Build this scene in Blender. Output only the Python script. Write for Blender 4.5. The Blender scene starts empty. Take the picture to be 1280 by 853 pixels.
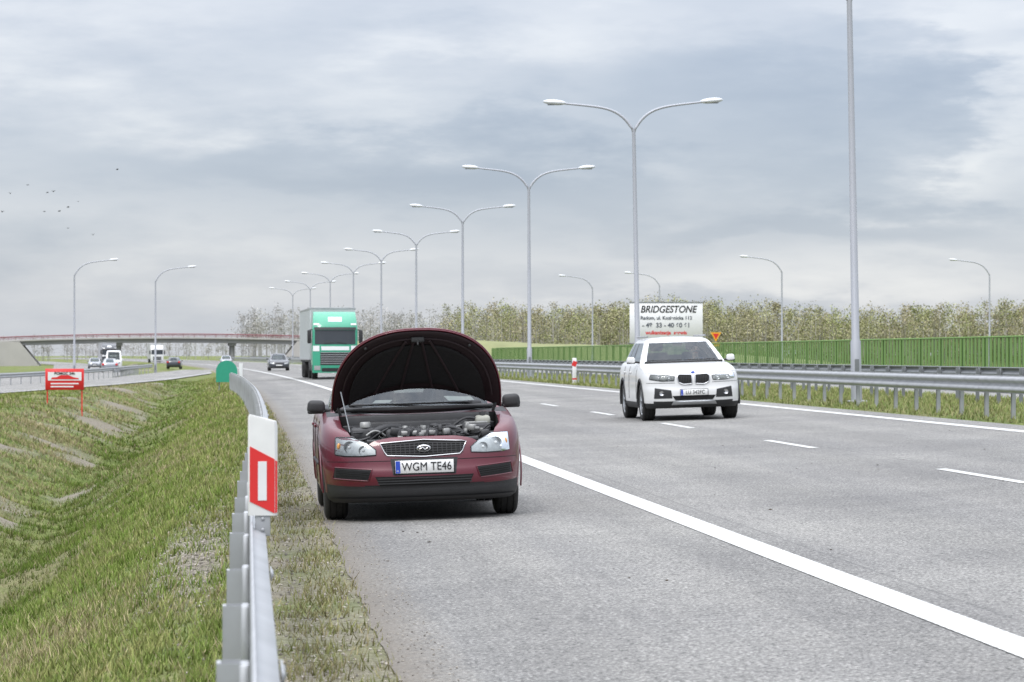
import bpy, bmesh, math, random
import numpy as np
from mathutils import Vector, Matrix, Euler
random.seed(7); rng=np.random.default_rng(11)
scene=bpy.context.scene
scene.view_settings.view_transform='Standard'
scene.view_settings.look='None'; scene.view_settings.exposure=0
R=math.radians
# ------------------------------------------------------------------ materials
def nt(name):
    m=bpy.data.materials.new(name); m.use_nodes=True
    n=m.node_tree.nodes; l=m.node_tree.links
    return m,n,l,n['Principled BSDF']
def mat(name,col,rough=.6,metal=0,coat=0,var=.12,vscale=6.0,bump=0,bscale=40,spec=.5):
    m,n,l,b=nt(name)
    b.inputs['Roughness'].default_value=rough; b.inputs['Metallic'].default_value=metal
    b.inputs['Coat Weight'].default_value=coat; b.inputs['Coat Roughness'].default_value=.06
    b.inputs['Specular IOR Level'].default_value=spec
    tc=n.new('ShaderNodeTexCoord'); nz=n.new('ShaderNodeTexNoise'); nz.inputs['Scale'].default_value=vscale; nz.inputs['Detail'].default_value=5
    l.new(tc.outputs['Object'],nz.inputs['Vector'])
    mx=n.new('ShaderNodeMix'); mx.data_type='RGBA'
    mx.inputs[6].default_value=(*[c*(1-var) for c in col],1); mx.inputs[7].default_value=(*[min(1,c*(1+var)) for c in col],1)
    l.new(nz.outputs['Fac'],mx.inputs[0]); l.new(mx.outputs[2],b.inputs['Base Color'])
    if bump:
        n2=n.new('ShaderNodeTexNoise'); n2.inputs['Scale'].default_value=bscale; n2.inputs['Detail'].default_value=3
        l.new(tc.outputs['Object'],n2.inputs['Vector'])
        bp=n.new('ShaderNodeBump'); bp.inputs['Strength'].default_value=bump; bp.inputs['Distance'].default_value=.01
        l.new(n2.outputs['Fac'],bp.inputs['Height']); l.new(bp.outputs['Normal'],b.inputs['Normal'])
    return m
def glassmat(name,tint=(.35,.4,.4),ior=1.45):
    m=bpy.data.materials.new(name); m.use_nodes=True; n=m.node_tree.nodes; l=m.node_tree.links
    n.clear(); o=n.new('ShaderNodeOutputMaterial'); t=n.new('ShaderNodeBsdfTransparent'); t.inputs[0].default_value=(*tint,1)
    g=n.new('ShaderNodeBsdfGlossy'); g.inputs['Roughness'].default_value=.02; g.inputs[0].default_value=(.9,.95,1,1)
    f=n.new('ShaderNodeFresnel'); f.inputs[0].default_value=ior
    mx=n.new('ShaderNodeMixShader'); l.new(f.outputs[0],mx.inputs[0]); l.new(t.outputs[0],mx.inputs[1]); l.new(g.outputs[0],mx.inputs[2]); l.new(mx.outputs[0],o.inputs[0])
    return m
M_burg=mat('burgundy_paint',(.098,.0045,.015),.40,.1,.55,.14,2.5)
M_white=mat('white_paint',(.64,.64,.63),.35,0,.7,.05,3)
M_black=mat('black_plastic',(.018,.018,.019),.6,0,0,.3,8,.2,90)
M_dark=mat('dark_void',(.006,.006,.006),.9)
M_rub=mat('tyre_rubber',(.022,.021,.02),.85,0,0,.3,20,.3,60)
M_alu=mat('alloy',(.42,.43,.44),.35,.9,0,.1)
M_chrome=mat('chrome',(.55,.55,.55),.2,1)
M_glass=glassmat('car_glass',(.50,.54,.53),1.36)
M_lens=glassmat('lamp_lens',(.90,.92,.92),1.40)
M_refl=mat('lamp_reflector',(.42,.43,.43),.32,.6,0,.3,25)
M_amber=mat('amber_lens',(.6,.28,.07),.3)
M_seat=mat('seat_cloth',(.03,.031,.034),.9)
M_plate=mat('plate_white',(.70,.70,.68),.4,var=.03)
M_ink=mat('black_ink',(.012,.012,.012),.5)
M_blue=mat('plate_blue',(.02,.06,.4),.4)
M_galv=mat('galvanised_steel',(.36,.37,.38),.5,.35,0,.28,3,.1,25)
M_galvd=mat('galvanised_weathered',(.19,.20,.21),.6,.3,0,.25,2)
M_lamp=mat('lamp_steel',(.36,.37,.40),.55,.3,0,.08,.8)
M_lamphead=mat('lamp_head',(.62,.63,.65),.4,.1)
M_red=mat('sign_red',(.60,.022,.022),.45,var=.08)
M_swhite=mat('sign_white',(.70,.70,.70),.5,var=.05)
M_yel=mat('sign_orange',(.75,.36,.02),.5)
M_sgreen=mat('marker_green',(.02,.27,.17),.55)
M_engA=mat('engine_alu',(.27,.27,.26),.5,.5,0,.4,18)
M_engP=mat('engine_plastic',(.045,.045,.047),.6,0,0,.3,12)
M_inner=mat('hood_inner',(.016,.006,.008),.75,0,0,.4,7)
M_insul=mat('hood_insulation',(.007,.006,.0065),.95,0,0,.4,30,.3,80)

def new_mesh(name,V,F,mats=(),midx=None,smooth=True,parent=None,sharp=None):
    me=bpy.data.meshes.new(name); me.from_pydata([tuple(map(float,v)) for v in V],[],[tuple(f) for f in F])
    for m in mats: me.materials.append(m)
    if midx is not None: me.polygons.foreach_set('material_index',list(midx))
    if isinstance(smooth,(list,)): me.polygons.foreach_set('use_smooth',smooth)
    else: me.polygons.foreach_set('use_smooth',[smooth]*len(me.polygons))
    me.update()
    if sharp: me.set_sharp_from_angle(angle=R(sharp))
    ob=bpy.data.objects.new(name,me); scene.collection.objects.link(ob)
    if parent: ob.parent=parent
    return ob
def empty(name,loc=(0,0,0),rot=(0,0,0)):
    e=bpy.data.objects.new(name,None); scene.collection.objects.link(e); e.location=loc; e.rotation_euler=rot; e.empty_display_size=.2
    return e
class MB:
    def __init__(s): s.V=[];s.F=[];s.M=[];s.S=[]
    def add(s,V,F,m=0,sm=True):
        o=len(s.V); s.V+= [tuple(v) for v in V]
        for f in F: s.F.append(tuple(i+o for i in f)); s.M.append(m); s.S.append(sm)
    def tube(s,pts,r,n=8,m=0,caps=True):
        pts=[Vector(p) for p in pts]; k=len(pts)
        if not isinstance(r,(list,tuple)): r=[r]*k
        V=[];F=[]
        ref=Vector((0,0,1))
        for i,p in enumerate(pts):
            d=(pts[min(i+1,k-1)]-pts[max(i-1,0)]).normalized()
            if abs(d.dot(ref))>.9: a=d.cross(Vector((0,1,0)) if abs(d.y)<.9 else Vector((1,0,0)))
            else: a=d.cross(ref)
            a.normalize(); b=d.cross(a).normalized()
            if i and a.dot(pa)<0 : a=-a;b=-b
            pa=a
            for j in range(n):
                t=2*math.pi*j/n; V.append(p+a*math.cos(t)*r[i]+b*math.sin(t)*r[i])
        for i in range(k-1):
            for j in range(n):
                F.append((i*n+j,i*n+(j+1)%n,(i+1)*n+(j+1)%n,(i+1)*n+j))
        s.add(V,F,m)
        if caps:
            s.add(V[:n],[tuple(range(n))],m,False); s.add(V[-n:],[tuple(range(n))[::-1]],m,False)
    def box(s,c,sz,m=0,rot=None,bev=0,seg=2,taper=None):
        bm=bmesh.new(); bmesh.ops.create_cube(bm,size=1)
        for v in bm.verts:
            v.co=Vector((v.co.x*sz[0],v.co.y*sz[1],v.co.z*sz[2]))
            if taper and v.co.z>0: v.co.x*=taper[0]; v.co.y*=taper[1]
        if bev: bmesh.ops.bevel(bm,geom=bm.edges[:]+bm.verts[:],offset=bev,segments=seg,affect='EDGES',profile=.5)
        Mx=Matrix.Translation(c)@(Euler(rot).to_matrix().to_4x4() if rot else Matrix())
        bm.verts.index_update()
        V=[Mx@v.co for v in bm.verts]; F=[[v.index for v in f.verts] for f in bm.faces]; bm.free()
        s.add(V,F,m,bool(bev))
    def ell(s,c,r,m=0,nu=14,nv=9,rot=None):
        V=[];F=[]; Rm=Euler(rot).to_matrix() if rot else Matrix.Identity(3)
        for i in range(nv+1):
            a=math.pi*i/nv
            for j in range(nu):
                b=2*math.pi*j/nu
                V.append(Vector(c)+Rm@Vector((r[0]*math.sin(a)*math.cos(b),r[1]*math.sin(a)*math.sin(b),r[2]*math.cos(a))))
        for i in range(nv):
            for j in range(nu): F.append((i*nu+j,i*nu+(j+1)%nu,(i+1)*nu+(j+1)%nu,(i+1)*nu+j))
        s.add(V,F,m)
    def lathe(s,prof,c,n=36,m=0,axis='x'):
        V=[];F=[]
        for (h,r) in prof:
            for j in range(n):
                t=2*math.pi*j/n
                if axis=='x': V.append((c[0]+h,c[1]+r*math.cos(t),c[2]+r*math.sin(t)))
                elif axis=='y': V.append((c[0]+r*math.cos(t),c[1]+h,c[2]+r*math.sin(t)))
                else: V.append((c[0]+r*math.cos(t),c[1]+r*math.sin(t),c[2]+h))
        for i in range(len(prof)-1):
            for j in range(n): F.append((i*n+j,i*n+(j+1)%n,(i+1)*n+(j+1)%n,(i+1)*n+j))
        s.add(V,F,m)
    def obj(s,name,mats,parent=None,recalc=True,sharp=50):
        ob=new_mesh(name,s.V,s.F,mats,s.M,list(s.S),parent)
        if recalc:
            bm=bmesh.new(); bm.from_mesh(ob.data); bmesh.ops.recalc_face_normals(bm,faces=bm.faces[:]); bm.to_mesh(ob.data); bm.free()
        if sharp: ob.data.set_sharp_from_angle(angle=R(sharp))
        return ob
def text(s,size,loc,mt,parent=None,shear=0,off=0,rot=(R(90),0,0),sx=1,name='lettering',ext=.002):
    c=bpy.data.curves.new(name,'FONT'); c.body=s; c.size=size; c.align_x='CENTER'; c.align_y='CENTER'; c.shear=shear; c.offset=off; c.extrude=ext
    c.materials.append(mt); o=bpy.data.objects.new(name,c); scene.collection.objects.link(o); o.location=loc; o.rotation_euler=rot; o.scale=(sx,1,1)
    if parent: o.parent=parent
    return o
# ------------------------------------------------------------------ terrain maths (metres; x right, y along road)
def cv(y):
    y=np.asarray(y,float); a=np.clip(y-50,0,900); return -5.5e-5*a**2-2*5.5e-5*900*np.clip(y-950,0,None)
def cvs(y): return float(cv(y))
def head(y): return math.atan(2*5.5e-5*min(max(0,y-50),900))
SL=.033
def rz(xr): return SL*(xr-1.58)
def oz(xr): return .39-(xr-19)*.03
def sn(x,y,s,seed):
    r=np.random.default_rng(seed); t=0
    for i in range(7):
        a=r.uniform(0,6.28); f=r.uniform(.6,1.9)/s; t=t+np.sin((x*np.cos(a)+y*np.sin(a))*f*2+r.uniform(0,6.28))
    return t/7*1.6
def smooth(a,b,v):
    t=np.clip((v-a)/(b-a),0,1); return t*t*(3-2*t)
def rampx(y): return np.interp(y,[40,100,150,230,330],[-44,-24,-15,-8.2,-3.6])
def rampz(y): return np.interp(y,[40,200,320],[-.36,-.36,-.03])
def servx(y): return np.interp(y,[140,200,260,350,450,600,900,1400],[-17.,-17,-16,-17,-22,-31,-60,-140])
PX=[-1500,-400,-60,-30,-14,-9,-7.2,-5.6,-4.4,-3.6,-2.9,-1.6,-.6,.1,.66,.70,.78,12.2,12.32,13,14,16,18.9,19.1,29.9,30.1,33,60,400,1500]
PZ=[-1.5,-1.2,-1,-.7,-.5,-.40,-.50,-1.05,-1.6,-1.75,-1.5,-.66,-.14,-.06,-.034,-.036,-.09,.29,.352,.37,.39,.42,.40,.33,.0,.03,-.05,.1,.6,1]
def gz(xr,y):
    xr=np.asarray(xr,float); y=np.asarray(y,float)
    xw=np.where(xr<-1.2,xr+.35*np.sin(y/9.)*smooth(-1.2,-3,xr)+.25*np.sin(y/3.7+1)*smooth(-1.2,-3,xr),xr)
    z=np.interp(xw,PX,PZ)
    flat=np.interp(xr,[-1500,-400,-60,-10,-2,.1],[-1.5,-1.2,-.8,-.5,-.3,-.06])
    w=smooth(150,250,y)*(xr<.1); z=z*(1-w)+flat*w
    m=smooth(-.2,-1.5,xr); z=z+m*.045*sn(xr,y,.9,3)*(y<300)
    m2=smooth(-1.5,-4.0,xr)*smooth(-60,-15,xr); z=z+m2*(.16*sn(xr,y,3.2,9)+.12*sn(xr,y,1.4,19))
    m3=smooth(33,60,xr); z=z+m3*.3*sn(xr,y,30,8)
    x=xr+cv(y)
    for fx,fz,y0,y1,wd in ((rampx,rampz,40,330,3.4),(servx,lambda q:np.full_like(q,-.36),140,1400,6.)):
        d=np.abs(x-fx(y)); w=(1-smooth(wd,wd+3,d))*smooth(y0-8,y0,y)*(1-smooth(y1,y1+8,y))*(1-smooth(-.6,.2,xr))
        z=z*(1-w)+(fz(y)-.06)*w
    return z
def gzs(xr,y): return float(gz(np.array([xr]),np.array([y]))[0])
def soilf(xr,y):
    s=smooth(-.02,.12,xr)*(1-smooth(.9,1.2,xr))*(.70+.45*sn(xr*1.5,y,.7,21))
    g=np.exp(-((y-26)/5.0)**2-((xr+.42)/.33)**2)*1.2*(.8+.5*sn(xr,y,.4,22))
    p=np.clip(sn(xr,y,1.3,33)-.62,0,1)*1.8*(xr<0)+np.clip(sn(xr,y,1.6,35)-.05,0,1)*1.5*(xr<-4.1)*(xr>-8)
    return np.clip(np.maximum(np.maximum(s,g),p),0,1)*(xr<1.5)
# ------------------------------------------------------------------ ground
xs=np.concatenate([[-1500,-800,-400,-200,-120,-80,-60,-45,-35],np.arange(-28,-10,.8),np.arange(-10,-1.2,.2),np.arange(-1.2,.62,.07),[.66,.70,.78,3,6,9,12.2,12.32],np.arange(12.8,18.8,.6),[18.9,19.1,24,29.9,30.1,33],np.arange(37,64,4),[80,110,150,200,300,500,900,1500]])
ys=np.concatenate([[-60,-30,-10,-4],np.arange(0,60,.25),np.arange(60,250,1.0),np.geomspace(251,3500,60)])
XX,YY=np.meshgrid(xs,ys); ZZ=gz(XX,YY)
SO=soilf(XX,YY)
nx,ny=len(xs),len(ys)
V=np.stack([(XX+cv(YY)).ravel(),YY.ravel(),ZZ.ravel()],1)
idx=np.arange(nx*ny).reshape(ny,nx)
Fq=np.stack([idx[:-1,:-1],idx[:-1,1:],idx[1:,1:],idx[1:,:-1]],-1).reshape(-1,4)
def fast(name,V,F,mats,smooth=False,col=None,midx=None,attrs=None):
    k=F.shape[1]; me=bpy.data.meshes.new(name); me.vertices.add(len(V)); me.vertices.foreach_set('co',V.astype(np.float32).ravel())
    me.loops.add(F.size); me.loops.foreach_set('vertex_index',F.astype(np.int32).ravel())
    me.polygons.add(len(F)); me.polygons.foreach_set('loop_start',(np.arange(len(F))*k).astype(np.int32))
    for m in mats: me.materials.append(m)
    if midx is not None: me.polygons.foreach_set('material_index',midx.astype(np.int32))
    me.update(calc_edges=True); me.polygons.foreach_set('use_smooth',np.full(len(F),smooth))
    if col is not None:
        a=me.color_attributes.new('Col','FLOAT_COLOR','POINT'); c=np.ones((len(V),4),np.float32); c[:,:3]=col; a.data.foreach_set('color',c.ravel())
    for nme,arr in (attrs or {}).items():
        a=me.attributes.new(nme,'FLOAT','POINT'); a.data.foreach_set('value',arr.astype(np.float32).ravel())
    me.validate(); ob=bpy.data.objects.new(name,me); scene.collection.objects.link(ob); return ob
def noise(n,l,vec,sc,det=5,ro=.55):
    t=n.new('ShaderNodeTexNoise'); t.inputs['Scale'].default_value=sc; t.inputs['Detail'].default_value=det; t.inputs['Roughness'].default_value=ro
    l.new(vec,t.inputs['Vector']); return t.outputs['Fac']
def ramp(n,l,src,stops):
    r=n.new('ShaderNodeValToRGB'); e=r.color_ramp.elements
    while len(e)<len(stops): e.new(.5)
    for i,(p,c) in enumerate(stops): e[i].position=p; e[i].color=(*c,1) if len(c)==3 else c
    l.new(src,r.inputs[0]); return r.outputs[0]
def mixc(n,l,f,a,b,mode='MIX'):
    m=n.new('ShaderNodeMix'); m.data_type='RGBA'; m.blend_type=mode
    for s,i in ((f,0),(a,6),(b,7)):
        if hasattr(s,'links'): l.new(s,m.inputs[i])
        elif i==0: m.inputs[0].default_value=s
        else: m.inputs[i].default_value=(*s,1)
    return m.outputs[2]
def math_(n,l,op,a,b=None,clamp=False):
    m=n.new('ShaderNodeMath'); m.operation=op; m.use_clamp=clamp
    for s,i in ((a,0),(b,1)):
        if s is None: continue
        if hasattr(s,'links'): l.new(s,m.inputs[i])
        else: m.inputs[i].default_value=s
    return m.outputs[0]
m,n,l,b=nt('grass_ground'); tc=n.new('ShaderNodeTexCoord').outputs['Object']
n1=noise(n,l,tc,.30,5,.6); n2=noise(n,l,tc,2.2,6,.7); n3=noise(n,l,tc,24,3,.7)
g=ramp(n,l,n2,[(.32,(.065,.095,.022)),(.5,(.145,.19,.05)),(.68,(.25,.27,.10))])
dry=ramp(n,l,n3,[(.3,(.14,.12,.07)),(.7,(.29,.25,.155))])
g=mixc(n,l,ramp(n,l,n1,[(.45,(0,0,0)),(.66,(.7,.7,.7))]),g,dry)
g=mixc(n,l,.55,g,ramp(n,l,n3,[(.3,(.35,.35,.35)),(.7,(1.1,1.1,1.1))]),'MULTIPLY')
soil=ramp(n,l,n3,[(.3,(.11,.092,.07)),(.5,(.22,.195,.155)),(.72,(.38,.35,.30))])
at=n.new('ShaderNodeAttribute'); at.attribute_name='soil'
sf=math_(n,l,'MULTIPLY',at.outputs['Fac'],math_(n,l,'ADD',n2,.5),True)
l.new(mixc(n,l,sf,g,soil),b.inputs['Base Color']); b.inputs['Roughness'].default_value=.95; b.inputs['Specular IOR Level'].default_value=.15
bp=n.new('ShaderNodeBump'); bp.inputs['Strength'].default_value=.9; bp.inputs['Distance'].default_value=.06; l.new(n3,bp.inputs['Height']); l.new(bp.outputs[0],b.inputs['Normal'])
M_ground=m
fast('ground',V,Fq,[M_ground],True,attrs={'soil':SO.ravel()})
# ------------------------------------------------------------------ asphalt
def asphalt(name,lo,hi,main=True):
    m,n,l,b=nt(name); uv=n.new('ShaderNodeUVMap').outputs[0]
    a=noise(n,l,uv,42,3,.75); c=noise(n,l,uv,11,5,.78)
    mp=n.new('ShaderNodeMapping'); mp.inputs['Scale'].default_value=(1.2,.06,1); l.new(uv,mp.inputs[0]); st=noise(n,l,mp.outputs[0],1.0,4,.6)
    big=noise(n,l,uv,.22,4); med=noise(n,l,uv,1.6,4,.6)
    base=ramp(n,l,a,[(.36,[v*.35 for v in lo]),(.46,[v*.92 for v in lo]),(.54,[v for v in hi]),(.64,[v*1.6 for v in hi])])
    base=mixc(n,l,.85,base,ramp(n,l,c,[(.36,(.58,.58,.58)),(.5,(1,1,1)),(.64,(1.28,1.27,1.25))]),'MULTIPLY')
    base=mixc(n,l,.9,base,ramp(n,l,st,[(.3,(.82,.82,.83)),(.7,(1.1,1.09,1.07))]),'MULTIPLY')
    base=mixc(n,l,.9,base,ramp(n,l,big,[(.3,(.80,.80,.81)),(.7,(1.12,1.12,1.10))]),'MULTIPLY')
    base=mixc(n,l,.7,base,ramp(n,l,med,[(.3,(.88,.88,.88)),(.7,(1.1,1.1,1.1))]),'MULTIPLY')
    if main:
        sx=n.new('ShaderNodeSeparateXYZ'); l.new(uv,sx.inputs[0]); u=sx.outputs[0]
        w=math_(n,l,'SINE',math_(n,l,'MULTIPLY',math_(n,l,'SUBTRACT',u,3.9),6.2832/1.93))
        w=ramp(n,l,math_(n,l,'ADD',math_(n,l,'MULTIPLY',w,.5),.5),[(.1,(.92,.92,.92)),(.9,(1.05,1.05,1.05))])
        base=mixc(n,l,.8,base,w,'MULTIPLY')
        e=math_(n,l,'MULTIPLY',math_(n,l,'SUBTRACT',math_(n,l,'ADD',.78,math_(n,l,'MULTIPLY',c,.6)),u),2.6,True)
        e=math_(n,l,'MULTIPLY',e,.75)
        base=mixc(n,l,e,base,(.14,.12,.095))
        for ju in (4.02,7.9):
            d=math_(n,l,'ABSOLUTE',math_(n,l,'SUBTRACT',u,math_(n,l,'ADD',ju,math_(n,l,'MULTIPLY',c,.02))))
            k=math_(n,l,'LESS_THAN',d,.012); base=mixc(n,l,math_(n,l,'MULTIPLY',k,.35),base,(.07,.07,.07))
    l.new(base,b.inputs['Base Color']); b.inputs['Roughness'].default_value=.85; b.inputs['Specular IOR Level'].default_value=.2
    return m
M_asph=asphalt('asphalt',(.168,.165,.158),(.235,.231,.222))
M_asph2=asphalt('asphalt_far',(.19,.186,.178),(.27,.265,.255),False)
def strip(name,yy,xl,xrr,zl,zr,mt,ncol=1,jag=0,uvrel=True):
    yy=np.asarray(yy,float); k=len(yy); P=[]
    for i in range(ncol+1):
        t=i/ncol; x=xl*(1-t)+xrr*t; z=zl*(1-t)+zr*t
        if i==0 and jag: x=x+jag*sn(yy*3,yy*2.1,.5,77)
        P.append(np.stack([x,yy,z],1))
    P=np.stack(P,1).reshape(-1,3); idx=np.arange(k*(ncol+1)).reshape(k,ncol+1)
    F=np.stack([idx[:-1,:-1],idx[:-1,1:],idx[1:,1:],idx[1:,:-1]],-1).reshape(-1,4)
    ob=fast(name,P,F,[mt],True)
    u=ob.data.uv_layers.new(name='UVMap'); co=P[F.ravel()]; uvv=np.stack([co[:,0]-(cv(co[:,1]) if uvrel else 0),co[:,1]],1)
    u.data.foreach_set('uv',uvv.astype(np.float32).ravel()); return ob
yr=np.concatenate([[-60,-10],np.arange(0,60,.3),np.arange(60,400,4),np.arange(400,1500,20)]); c=cv(yr); o=np.ones_like(yr)
strip('road',yr,.69+c,12.3+c,rz(.69)*o,rz(12.3)*o,M_asph,4,.02)
strip('opposite_road',yr,19+c,30+c,oz(19)*o,oz(30)*o,M_asph2,2)
y1=np.arange(40,331,3.); strip('exit_road',y1,rampx(y1)-2.7,np.minimum(rampx(y1)+2.7,.64+cv(y1)),rampz(y1),rampz(y1),M_asph2,1,0,False)
y2=np.arange(140,1400,10.); strip('service_road',y2,servx(y2)-5.,np.minimum(servx(y2)+5,.6+cv(y2)),-.352+0*y2,-.352+0*y2,M_asph2,1,0,False)
# paint
m,n,l,b=nt('road_paint'); uv=n.new('ShaderNodeUVMap').outputs[0]
a=noise(n,l,uv,30,4,.75); sp=n.new('ShaderNodeSeparateXYZ'); l.new(uv,sp.inputs[0])
rib=math_(n,l,'SINE',math_(n,l,'MULTIPLY',sp.outputs[1],6.2832/.16)); rib=math_(n,l,'ADD',math_(n,l,'MULTIPLY',rib,.5),.5)
col=ramp(n,l,a,[(.34,(.30,.30,.29)),(.44,(.50,.50,.48)),(.7,(.62,.62,.60))]); col=mixc(n,l,.8,col,ramp(n,l,rib,[(.2,(.66,.66,.66)),(.8,(1.06,1.06,1.06))]),'MULTIPLY')
l.new(col,b.inputs['Base Color']); b.inputs['Roughness'].default_value=.7
M_line=m
for nm,xc,w in (('edge_line',3.7,.24),('edge_line',11.55,.24)):
    strip(nm,yr,xc-w/2+c,xc+w/2+c,(rz(xc-w/2)+.005)*o,(rz(xc+w/2)+.005)*o,M_line)
P=[];F=[];UV=[]
for k in range(-3,60):
    yc=33.2+12*k; ya=np.linspace(yc-2,yc+2,4); cc=cv(ya)
    for i in range(4):
        for s_ in (-.065,.065): P.append((7.7+s_+cc[i],ya[i],rz(7.7+s_)+.005))
    b0=len(P)-8
    for i in range(3): F.append((b0+2*i,b0+2*i+1,b0+2*i+3,b0+2*i+2))
P=np.array(P);F=np.array(F); ob=fast('lane_dashes',P,F,[M_line]); u=ob.data.uv_layers.new(name='UVMap'); u.data.foreach_set('uv',P[F.ravel()][:,:2].astype(np.float32).ravel())
y1b=np.arange(60,300,3.); strip('exit_edge_line',y1b,rampx(y1b)+2.2,rampx(y1b)+2.38,rampz(y1b)+.006,rampz(y1b)+.006,M_line)
# ------------------------------------------------------------------ grass blades
def attrmat(name,rough):
    m,n,l,b=nt(name); at=n.new('ShaderNodeAttribute'); at.attribute_name='Col'; n.remove(b)
    d=n.new('ShaderNodeBsdfDiffuse'); l.new(at.outputs['Color'],d.inputs[0]); l.new(d.outputs[0],n['Material Output'].inputs[0]); return m
M_blade=attrmat('foliage',.8)
def blades(name,xr,y,h,w,col):
    N=len(xr); z=gz(xr,y)-.005; x=xr+cv(y); ph=rng.uniform(0,6.28,N); la=rng.uniform(0,6.28,N); le=rng.uniform(.1,.9,N)*h
    dx=np.cos(ph)*w/2; dy=np.sin(ph)*w/2
    A=np.stack([x-dx,y-dy,z],1);B=np.stack([x+dx,y+dy,z],1);C=np.stack([x+np.cos(la)*le,y+np.sin(la)*le,z+h],1)
    V=np.stack([A,B,C],1).reshape(-1,3); F=np.arange(3*N).reshape(-1,3)
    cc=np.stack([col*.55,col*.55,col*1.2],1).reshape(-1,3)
    return fast(name,V,F,[M_blade],False,cc)
N=330000
y=12+ (rng.random(N)**1.6)*88; xr=-(rng.random(N)**.9)*(.088*y+1.0)
def gcol(xr,y,N,sc=1.0):
    big=sn(xr,y,1.5,6)*.5+.5; md=sn(xr,y,.45,16)*.5+.5
    t=np.clip(big*.6+md*.6-.02+rng.normal(0,.2,N)+.35*np.exp(-((xr+3.2)/1.2)**2),0,1)[:,None]  # ditch blades pushed to darker green, part of the painted ditch shade
    col=np.array([.33,.315,.135])*(1-t)+np.array([.155,.235,.048])*t
    bank=smooth(-4.2,-5.0,xr)*(1-smooth(-7.0,-8.2,xr))*.45
    dryb=rng.random(N)<.10+.5*np.clip(sn(xr,y,2.4,44)-.1,0,1)+bank; col[dryb]=np.array([.38,.325,.195])
    sh=1-.28*np.exp(-((xr+3.4)/1.1)**2)  # shade painted into blade colour along the ditch bottom to suggest depth
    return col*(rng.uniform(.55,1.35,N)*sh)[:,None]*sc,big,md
so=soilf(xr,y); cl=np.clip(sn(xr,y,.16,5)*.6+.5,0,1)
keep=(rng.random(N)>so*1.0)&(rng.random(N)<(.15+.85*cl))
xr,y,cl=xr[keep],y[keep],cl[keep]; N=len(xr)
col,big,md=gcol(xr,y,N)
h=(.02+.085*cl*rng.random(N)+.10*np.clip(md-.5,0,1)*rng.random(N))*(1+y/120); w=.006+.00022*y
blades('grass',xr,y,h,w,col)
N=60000
y=95+rng.random(N)*130; xr=-(rng.random(N))*(.088*y+1.0); x_=xr+cv(y)
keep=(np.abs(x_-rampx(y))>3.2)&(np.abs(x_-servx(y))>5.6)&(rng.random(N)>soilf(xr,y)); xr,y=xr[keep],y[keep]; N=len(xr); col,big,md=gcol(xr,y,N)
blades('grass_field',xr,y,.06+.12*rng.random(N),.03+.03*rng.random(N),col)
N=56000
y=12+rng.random(N)**1.4*90; xr=rng.uniform(.02,.80,N)*(1) ; so=sn(xr*1.5,y,.5,51)*.5+.5
keep=rng.random(N)<np.clip(so,0,1)**1.8*(1-.8*smooth(.42,.80,xr)); xr,y=xr[keep],y[keep]; N=len(xr)
t=rng.random(N)[:,None]; col=np.array([.37,.31,.19])*(1-t)+np.array([.22,.25,.075])*t
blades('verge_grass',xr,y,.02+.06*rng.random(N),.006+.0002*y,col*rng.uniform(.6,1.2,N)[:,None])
N=52000
y=25+rng.random(N)**1.2*150; xr=rng.uniform(12.35,18.8,N); t=rng.random(N)[:,None]; col=np.array([.34,.31,.16])*(1-t)+np.array([.19,.26,.075])*t
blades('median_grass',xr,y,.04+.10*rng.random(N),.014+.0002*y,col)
# gravel
N=5600; y=13+rng.random(N)**1.5*45; a=rng.random(N)
xr=np.where(a<.62,rng.uniform(.1,1.0,N)**1.0,rng.normal(-.4,.22,N)); y=np.where(a<.62,y,rng.normal(26,4,N)); xr=np.where((a>=.62)&(xr>-.02),-.3,xr)
s=rng.uniform(.004,.014,N)*np.where(xr>.7,.5,1); z=np.where(xr>.69,rz(xr)+.001,gz(xr,y))+s*.3
oct_=np.array([[1,0,0],[0,1,0],[-1,0,0],[0,-1,0],[0,0,.7],[0,0,-.7]]); of=np.array([[0,1,4],[1,2,4],[2,3,4],[3,0,4],[1,0,5],[2,1,5],[3,2,5],[0,3,5]])
V=(np.stack([xr,y,z],1)[:,None,:]+oct_[None]*s[:,None,None]*rng.uniform(.6,1.4,(N,6,3))).reshape(-1,3); F=(of[None]+(np.arange(N)*6)[:,None,None]).reshape(-1,3)
colr=np.repeat(np.array([.28,.255,.22])*rng.uniform(.4,1.5,N)[:,None],6,0)
M_stone=attrmat('stone',.9)
fast('gravel',V,F,[M_stone],False,colr)
N=70; xr=rng.uniform(1,11,N); y=rng.uniform(15,50,N); s=rng.uniform(.008,.022,N); z=rz(xr)+.004
V=(np.stack([xr,y,z],1)[:,None,:]+oct_[None]*np.array([1,1.6,.3])*s[:,None,None]*rng.uniform(.5,1.4,(N,6,3))).reshape(-1,3); F=(of[None]+(np.arange(N)*6)[:,None,None]).reshape(-1,3)
fast('road_debris',V,F,[M_stone],False,np.repeat(np.array([.06,.048,.035])*rng.uniform(.5,1.6,N)[:,None],6,0))
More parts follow.
